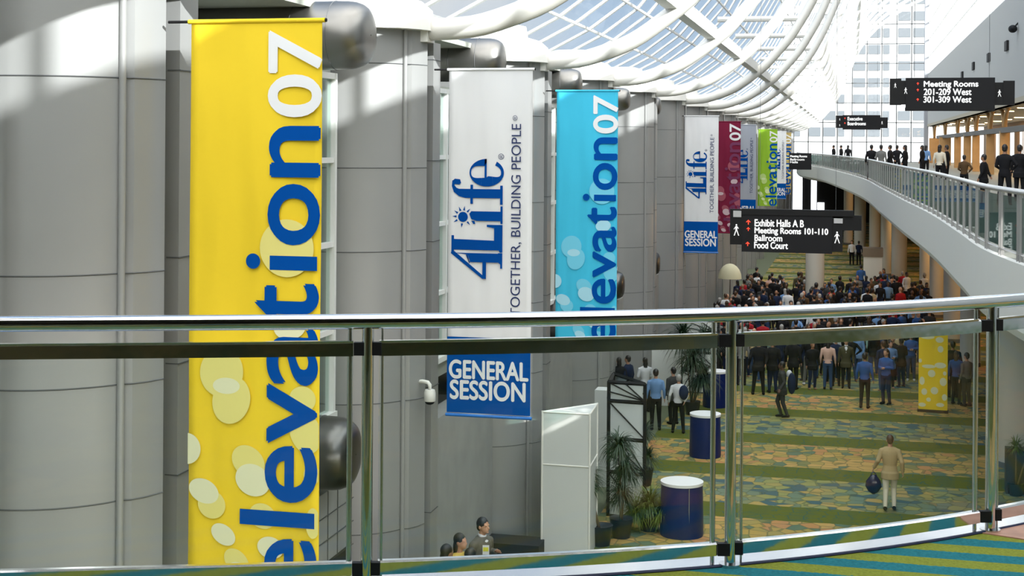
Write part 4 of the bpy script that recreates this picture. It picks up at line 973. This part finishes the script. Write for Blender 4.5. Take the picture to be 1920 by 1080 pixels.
    if jacket: torso(j, .016, low=-.19, hem=.035)
    else: torso(j, .006, low=-.03, hem=.004)
    g = .012 if jacket else .004
    arm(j, shL, J['armL'], g, False); arm(j, shR, J['armR'], g, False)
    jm = remesh(j, 'jacket' if jacket else 'shirt', .009 if fine else .015, 3)
    out['top'] = jm
    tr = MB(); leg(tr, -1, J['legL'], .012, .97); leg(tr, 1, J['legR'], .012, .97); tr.rings([(hz-.10, .15, .115, 0, 0), (hz-.02, .172, .125, 0, 0), (hz+.08, .155, .112, T(hz+.08)[0], T(hz+.08)[1])], 24)
    out['trousers'] = remesh(tr, 'trousers', .010 if fine else .016, 3)
    sh = MB()
    for s, L in ((-1, J['legL']), (1, J['legR'])): a = V(L[1]); sh.caps(a+V((0, .035, -.03)), a+V((s*.012, -.15, -.045)), .048, .035)
    out['shoes'] = remesh(sh, 'shoes', .012, 1)
    if jacket:
        sc_ = MB(); fz = T(hz+.36); sc_.rings([(hz+.33, .02, .01, fz[0], fz[1]-.128), (hz+.50, .05, .02, fz[0], fz[1]-.108), (hz+.56, .062, .06, T(neckz)[0], T(neckz)[1]-.01), (hz+.60, .060, .058, T(neckz)[0], T(neckz)[1])], 16)
        out['collar'] = sc_.mesh('shirt_front', M_dark, True)
    return out
WALK = dict(armL=((-.27, .08, 1.15), (-.29, .02, .92)), armR=((.27, .06, 1.16), (.36, -.06, .96)), legL=((-.09, -.14, .52), (-.10, -.02, .10)), legR=((.09, .02, .50), (.10, .16, .12)))
SIT = dict(hipz=.46, lean=(0, -.06), armL=((-.25, -.06, .74), (-.14, -.27, .72)), armR=((.25, -.02, .72), (.10, -.26, .80)), legL=((-.12, -.42, .46), (-.14, -.40, .08)), legR=((.12, -.42, .46), (.14, -.46, .08)))
STAND = {}
FOLD = dict(armL=((-.24, .0, 1.16), (-.04, -.17, 1.14)), armR=((.24, .0, 1.16), (.06, -.19, 1.18)))
HIPS = dict(armL=((-.36, .05, 1.18), (-.20, -.04, 1.02)), armR=((.24, .03, 1.14), (.20, -.20, 1.05)), legL=((-.13, -.02, .5), (-.17, .03, .08)), legR=((.13, -.02, .5), (.17, .03, .08)))
WIDE = dict(armL=((-.26, .05, 1.14), (-.20, .16, .98)), armR=((.26, .05, 1.14), (.30, -.06, .91)), legL=((-.12, 0, .5), (-.15, .03, .08)), legR=((.12, -.03, .5), (.17, 0, .08)))
FIG = {'stand': figure(STAND), 'stand_j': figure(STAND, jacket=True), 'fold': figure(FOLD), 'fold_j': figure(FOLD, jacket=True), 'hips': figure(HIPS), 'wide': figure(WIDE), 'wide_j': figure(WIDE, jacket=True),
       'fem': figure(STAND, fem=True), 'femfold': figure(FOLD, fem=True), 'walk_j': figure(WALK, jacket=True, fine=True), 'sit_j': figure(SIT, jacket=True, fine=True), 'sit': figure(SIT), 'femsit': figure(SIT, fem=True)}
def fm(name, col, r=.8): return mat('fabric_'+name, col, r, spec=.2)
CL = {'black': fm('black', (.008, .008, .010)), 'charcoal': fm('charcoal', (.035, .036, .038)), 'navy': fm('navy', (.010, .018, .050)), 'grey': fm('grey', (.16, .16, .155)), 'white': fm('white', (.62, .64, .68)), 'sky blue': fm('sky_blue', (.14, .26, .48)),
      'blue': fm('blue', (.03, .09, .27)), 'red': fm('red', (.30, .012, .02)), 'beige': fm('beige', (.36, .28, .15)), 'cream': fm('cream', (.62, .58, .48)), 'olive': fm('olive', (.06, .055, .03)), 'pink': fm('pink', (.55, .36, .30)), 'denim': fm('denim', (.03, .06, .13)), 'pale green': fm('pale_green', (.30, .48, .42)), 'brown': fm('brown', (.08, .045, .02)), 'taupe': fm('taupe', (.12, .11, .09)), 'yellow': fm('yellow', (.55, .40, .10))}
SK = [mat('skin_light', (.48, .26, .17), .55), mat('skin_mid', (.30, .15, .085), .55), mat('skin_dark', (.10, .05, .03), .55)]
HR = {'dark': mat('hair_dark', (.010, .008, .008), .5), 'brown': mat('hair_brown', (.05, .025, .012), .5), 'grey': mat('hair_grey', (.30, .29, .28), .6), 'bald': None}
def person(loc, rz, fig, top, legs, skin=0, hair='dark', h=1.0, lab='', group=None, shoes='black', collar=None, far=False):
    F = FIG[fig]
    def inst(me, name, m, par):
        o = bpy.data.objects.new(name, me); C.objects.link(o); o.material_slots[0].link = 'OBJECT'; o.material_slots[0].material = m
        if par: o.parent = par
        return o
    r = inst(F['body'], 'person', SK[skin], None); r.location = loc; r.rotation_euler.z = rz; r.scale = (h, h, h)
    if HR[hair]: inst(F['hair'], 'hair', HR[hair], r)
    inst(F['top'], 'jacket' if fig.endswith('_j') else 'shirt', CL[top], r); inst(F['trousers'], 'trousers', CL[legs], r); 
    if not far: inst(F['shoes'], 'shoes', CL[shoes], r)
    if 'collar' in F and collar: inst(F['collar'], 'shirt_front', CL[collar], r)
    return tag(r, lab, 'person', group)
def at_floor(px, py, z=FLOOR): return PF(px, py, z)
def face_away(p, extra=0): return math.atan2(p.y, p.x)+PI/2+extra      # facing -Y rotated so that the back is towards the viewer
FA = lambda p, e=0: face_away(p, e)
# the man in the beige jacket and his bag
p = at_floor(1668, 957); mb_ = person(p, FA(p, .0), 'walk_j', 'beige', 'cream', 0, 'brown', 1.0, 'man in a beige jacket and cream trousers walking away alone across the carpet')
bag = empty('duffel_bag', (0, 0, 0), label='shiny navy bag hanging from the left hand of the man in beige', cat='bag')
hp = P(1638, 886, (p.dot(Fv))-.12); bag.location = hp
MB().rings([(-.50, .03, .02), (-.44, .12, .06), (-.32, .19, .09), (-.20, .17, .085), (-.10, .10, .06), (-.05, .045, .035)], 20).build('bag_body', mat('shiny_navy', (.006, .010, .045), .18), bag, smooth=True)
hb = MB()
for s in (-1, 1): hb.path([(-.09, .02*s, -.12), (-.05, .02*s, -.03), (0, .015*s, .02), (.05, .02*s, -.03), (.09, .02*s, -.12)], .010, 6)
hb.build('bag_handle', mat('shiny_navy', (.006, .010, .045), .18), bag, smooth=True)
# man walking left in the dark suit
p = at_floor(1466, 784); person(p, PI*.5-PI*1.05+ALPHA, 'walk_j', 'charcoal', 'charcoal', 2, 'dark', 1.0, 'man in a dark grey suit walking left with a shoulder bag')
sb = empty('shoulder_bag', (0, 0, 0), label='dark bag slung behind the man walking left in the grey suit', cat='bag'); sb.location = P(1487, 712, p.dot(Fv)+.1)
MB().ell((-.04, 0, -.12), (.13, .09, .34)).build('bag_body', CL['navy'], sb, smooth=True); MB().ell((-.12, .06, .17), (.09, .07, .12)).build('white_pouch', CL['white'], sb, smooth=True)
SPEC = [ # px, foot y, fig, facing (0 away, pi toward), top, legs, skin, hair, h, label
 (1229, 806, 'stand', .1, 'sky blue', 'black', 0, 'dark', 1.03, 'man in a sky blue shirt and black trousers seen from behind'),
 (1272, 812, 'wide', -.1, 'white', 'black', 0, 'grey', .98, 'man in a white shirt with a small backpack seen from behind'),
 (1262, 795, 'stand_j', .6, 'charcoal', 'black', 0, 'dark', .98, 'man in a charcoal jacket between the palm and the man in the white shirt'),
 (1209, 772, 'femfold', .3, 'white', 'black', 1, 'dark', .98, 'woman in a white top with dark hair behind the lattice tower'),
 (1177, 770, 'stand_j', 1.0, 'navy', 'navy', 0, 'dark', 1.0, 'man in a navy suit at the back, above the lattice tower'),
 (1160, 772, 'fem', .2, 'black', 'black', 1, 'dark', .98, 'dark-haired person in black at the far left of the back group'),
 (1168, 765, 'sit', .4, 'red', 'black', 1, 'dark', 1.0, 'person in a red top sitting in front of the navy-suited man'),
 (1390, 722, 'fem', .1, 'grey', 'black', 1, 'dark', 1.03, 'person in a grey-white top right of the middle railing post'),
 (1422, 740, 'wide_j', .1, 'black', 'black', 1, 'dark', 1.1, 'broad man in a black suit standing right of the middle railing post'),
 (1448, 736, 'stand_j', .3, 'black', 'navy', 1, 'dark', 1.05, 'man in a black jacket behind the walking man in grey'),
 (1487, 730, 'stand_j', -.3, 'black', 'black', 0, 'bald', 1.05, 'bald man in black behind the walking man in grey'),
 (1517, 722, 'wide', .1, 'black', 'grey', 1, 'dark', 1.06, 'person in a black sweater, grey trousers and white shoes'),
 (1552, 730, 'fem', .0, 'pink', 'denim', 0, 'dark', 1.0, 'woman in a pale pink top and jeans seen from behind'),
 (1567, 724, 'stand', .2, 'navy', 'black', 1, 'grey', 1.0, 'grey-haired person in navy beside the woman in pink'),
 (1586, 728, 'stand_j', PI, 'olive', 'black', 0, 'brown', 1.0, 'person in an olive jacket facing the camera'),
 (1612, 700, 'fem', PI, 'pale green', 'pale green', 1, 'dark', 1.05, 'person in a long pale green outfit'),
 (1621, 765, 'stand', -.2, 'blue', 'black', 1, 'dark', 1.02, 'person in a blue shirt with a shoulder strap seen from behind'),
 (1661, 758, 'fold', PI-.5, 'blue', 'navy', 0, 'brown', 1.04, 'man in a blue jacket with folded arms facing left'),
 (1708, 714, 'fold', PI, 'blue', 'denim', 0, 'bald', 1.0, 'man in blue with crossed arms and white shoes left of the yellow floor banner'),
 (1793, 758, 'fem', -.4, 'blue', 'black', 0, 'brown', 1.0, 'woman in a blue shirt right of the yellow floor banner'),
 (1812, 762, 'stand', .8, 'grey', 'charcoal', 0, 'brown', 1.0, 'person in grey standing just left of the right-hand post'),
 (1786, 745, 'stand_j', .2, 'black', 'black', 1, 'dark', 1.08, 'tall person in black close behind the yellow floor banner'),
 (1427, 583, 'wide_j', .0, 'black', 'black', 1, 'dark', 1.03, 'man in black standing taller than the crowd, left of a similar man'),
 (1449, 584, 'stand_j', -.2, 'black', 'black', 1, 'dark', .98, 'man in black with a white sleeve standing left of the woman in brown'),
 (1497, 576, 'stand', .0, 'olive', 'black', 1, 'dark', 1.05, 'person in an olive top standing clear of the crowd left of the grey column'),
 (1395, 590, 'stand', .5, 'red', 'black', 1, 'dark', 1.0, 'person in a bright red top in the far crowd'),
 (1393, 520, 'stand_j', .8, 'black', 'grey', 0, 'brown', 1.0, 'person in black leaning by the left wall above the parasol'),
 (1597, 497, 'stand', PI, 'white', 'black', 0, 'brown', 1.0, 'person in a white shirt alone on the far carpet right of the hanging sign'),
 (1610, 497, 'stand', .2, 'navy', 'black', 1, 'dark', .98, 'person in navy right of the person in white on the far carpet'),
 (1681, 590, 'stand_j', .1, 'black', 'black', 1, 'dark', 1.1, 'tall person in black in front of the broad cream column'),
 (1659, 590, 'stand_j', .1, 'navy', 'black', 1, 'dark', 1.15, 'tall person in navy just left of the broad cream column'),
 (1614, 555, 'stand', .2, 'blue', 'navy', 1, 'dark', 1.0, 'person in blue standing left of the square kiosk'),
 (1530, 610, 'stand_j', .0, 'navy', 'black', 1, 'dark', 1.15, 'dark-suited person in front of the freestanding grey column'),
]
for (px, py, fg, fa_, tp, lg_, sk, hr, h, lab) in SPEC:
    p = at_floor(px, py); person(p, FA(p, fa_), fg, tp, lg_, sk, hr, h, lab, shoes='white' if 'white shoes' in lab else 'black', collar='white' if fa_ > 2 else None)
p = at_floor(1272, 812); bp_ = P(1282, 736, p.dot(Fv)-.2); bk = empty('backpack', bp_, rz=FA(p, 0), label='small dark blue backpack on the man in the white shirt', cat='backpack')
MB().ell((0, 0, 0), (.14, .08, .22)).build('bag_body', CL['navy'], bk, smooth=True); MB().path([(.0, -.02, .18), (-.14, -.12, .42), (-.2, -.2, .5)], .014, 6).build('strap', CL['black'], bk)
# seated group at the bottom on a low dark bench
bz = R_(-8.5)
SIT_D = 22.3
def seat(px, py_head, d, fg, rz, tp, lg_, sk, hr, h, lab):
    p = P(px, py_head, d); hh = (.46+.715)*h; z = p.z-hh; person((p.x, p.y, z), rz, fg, tp, lg_, sk, hr, h, lab, collar='white'); return p, z
p, z = seat(897, 984, SIT_D, 'sit_j', ALPHA+.9, 'taupe', 'navy', 0, 'dark', 1.03, 'man in a grey-brown jacket sitting with a badge and raised hand'); 
p2, z2 = seat(853, 1014, SIT_D-.8, 'femsit', ALPHA+1.1, 'yellow', 'black', 0, 'dark', 1.0, 'young woman with dark hair in a yellow top sitting beside the man')
p3, z3 = seat(829, 1038, SIT_D-1.6, 'femsit', ALPHA+2.3, 'black', 'black', 1, 'dark', .98, 'dark-haired person in black sitting at the left end, mostly hidden')
p4, z4 = seat(876, 1046, SIT_D-2.4, 'femsit', ALPHA+2.6, 'black', 'brown', 1, 'dark', .96, 'dark-haired person in front of the seated man, only the head and shoulder showing')
zz = min(z, z2, z3, z4)
bench = empty('seating_platform', (p.x, p.y, FLOOR), label='dark stepped seating platform under the seated group', cat='platform')
for k, (q, qz, hh) in enumerate(((p, z, 1.03), (p2, z2, 1.0), (p3, z3, .98), (p4, z4, .96))):
    MB().bb(q.x-p.x-.55, q.x-p.x+.55, q.y-p.y-.2, q.y-p.y+.5, 0, qz-FLOOR+.36*hh).build('step_seat', M_dark, bench)
    MB().bb(q.x-p.x-.6, q.x-p.x+.6, q.y-p.y-.65, q.y-p.y+.2, 0, qz-FLOOR).build('step_tread', M_dark, bench)
bdg = empty('name_badge', P(911, 1031, SIT_D-.45), label='yellow and white badge on the chest of the seated man', cat='badge'); MB().box((0, 0, 0), (.10, .01, .14), ALPHA).build('card', CL['white'], bdg); MB().box((-.0, -.008, .01), (.08, .006, .06), ALPHA).build('print', mat('badge_yellow', (.6, .6, .05), .6), bdg)
# low black base behind them
lb = P(965, 1030, 29.5); o = MB().bb(-.9, .55, -.2, .5, 0, .35).build('black_skirting_block', M_dark); o.location = (lb.x, lb.y, FLOOR); tag(o, 'low black block at the foot of the tower behind the seated man', 'block')

# crowd on the lower floor
rng = random.Random(11)
pal = ['black']*12+['navy']*5+['charcoal']*3+['white', 'sky blue', 'blue', 'blue', 'olive', 'brown', 'grey', 'red', 'beige', 'pink']
zones = [(1278, 1350, 53, 84, 36, 'crowd below the smaller white banner'), (1350, 1420, 52, 80, 44, 'crowd above the middle post'), (1420, 1510, 50.5, 78, 50, 'crowd below the halls sign'),
         (1510, 1620, 50, 76, 60, 'crowd before the grey column'), (1620, 1745, 50, 80, 64, 'crowd beside the cream columns')]
placed = [tuple(at_floor(q[0], q[1])[:2]) for q in SPEC]
for (x0, x1, d0, d1, n, gname) in zones:
    k = 0; tries = 0
    while k < n and tries < 3000:
        tries += 1; px = rng.uniform(x0, x1); d = rng.uniform(d0, d1); p = P(px, 500, d); p.z = FLOOR
        if p.x < -5.7: continue
        if any((p.x-q[0])**2+(p.y-q[1])**2 < .27 for q in placed): continue
        placed.append((p.x, p.y)); k += 1
        tp = rng.choice(pal); lg_ = rng.choice(['black', 'black', 'navy', 'charcoal', 'denim']); fg = rng.choice(['stand', 'stand_j', 'fold', 'fold_j', 'hips', 'wide_j', 'fem', 'femfold', 'stand_j'])
        hr = rng.choice(['dark', 'dark', 'dark', 'brown', 'grey', 'bald', 'dark']); hair_t = {'dark': 'dark-haired', 'brown': 'brown-haired', 'grey': 'grey-haired', 'bald': 'bald'}[hr]
        lab = '%s person, %s %s, %s trousers, in the %s' % (hair_t, tp, 'jacket' if fg.endswith('_j') else 'top', lg_, gname)
        person(p, FA(p, rng.uniform(-.9, .9)+(PI if rng.random() < .25 else 0)), fg, tp, lg_, rng.choice([0, 0, 1, 1, 2]), hr, rng.uniform(.93, 1.04), lab, group=gname, far=True)
# people on the right gallery
GP = [(1563, 120, 'stand_j', 'dark pair member at the far left of the gallery'), (1577, 118, 'stand_j', 'second person of the far left gallery group'), (1590, 112, 'fem', 'small dark figure right of the far left gallery group'),
      (1634, 74, 'wide_j', 'broad dark figure in the middle gallery group'), (1652, 72, 'stand', 'lighter figure beside the broad dark one on the gallery'), (1669, 78, 'wide_j', 'dark figure third in the middle gallery group'), (1682, 84, 'hips', 'small figure with a bright collar in the middle gallery group'), (1697, 72, 'fem', 'long-haired figure at the right end of the middle gallery group'),
      (1729, 80, 'fem', 'dark figure near the start of the tan pilasters'), (1736, 84, 'fem', 'figure in bright cyan near the start of the tan pilasters'), (1762, 62, 'fem', 'pale-topped figure in front of the tan pilasters'), (1775, 66, 'stand', 'dark figure in front of the tan pilasters'),
      (1808, 52, 'hips', 'figure in brown leaning on the gallery rail'), (1845, 44, 'wide_j', 'broad figure in black with folded collar behind the gallery rail'), (1884, 43, 'hips', 'large silhouette in black standing at the right of the gallery'), (1912, 46, 'stand_j', 'silhouette at the right edge of the gallery')]
for (px, d, fg, lab) in GP:
    p = P(px, 300, d); p.z = -.01
    tp = 'grey' if 'lighter' in lab else 'cream' if 'pale' in lab else 'sky blue' if 'cyan' in lab else 'brown' if 'brown' in lab else 'black'
    h = .86 if px == 1845 else .82 if px == 1808 else 1.03
    person(p, FA(p, 1.2 if px % 2 else -.3), fg, tp, 'black', 1, 'dark', h, lab, group='people standing on the right gallery', far=True)

# warm lamps under the right gallery
for (px, d) in ((1700, 92), (1745, 76), (1800, 66), (1640, 118), (1840, 58)):
    ld = bpy.data.lights.new('soffit_light', 'POINT'); ld.energy = 230; ld.color = (1, .58, .22); ld.shadow_soft_size = .3
    lo = bpy.data.objects.new('soffit_light', ld); C.objects.link(lo); q = P(px, 400, d); lo.location = (q.x+2.2, q.y+2, -2.0)
    o = MB().cyl((0, 0, -.05), (0, 0, 0), .18, 12).build('soffit_lamp', M_lampw); o.location = (q.x+2.2, q.y+2, -1.33); tag(o, 'warm round lamp in the dark soffit under the gallery', 'ceiling light', 'lamps under the gallery')

# small dark spotlight high on the right wall
q = P(1911, 54, 72); t = empty('spotlight', (XR-.25, q.y, q.z), label='small black spotlight at the top right edge on the white wall', cat='spotlight')
MB().ell((0, 0, 0), (.22, .38, .20)).build('lamp_head', M_black, t, smooth=True); MB().cyl((.0, 0, 0), (.26, 0, .3), .04, 8).build('bracket', M_black, t)
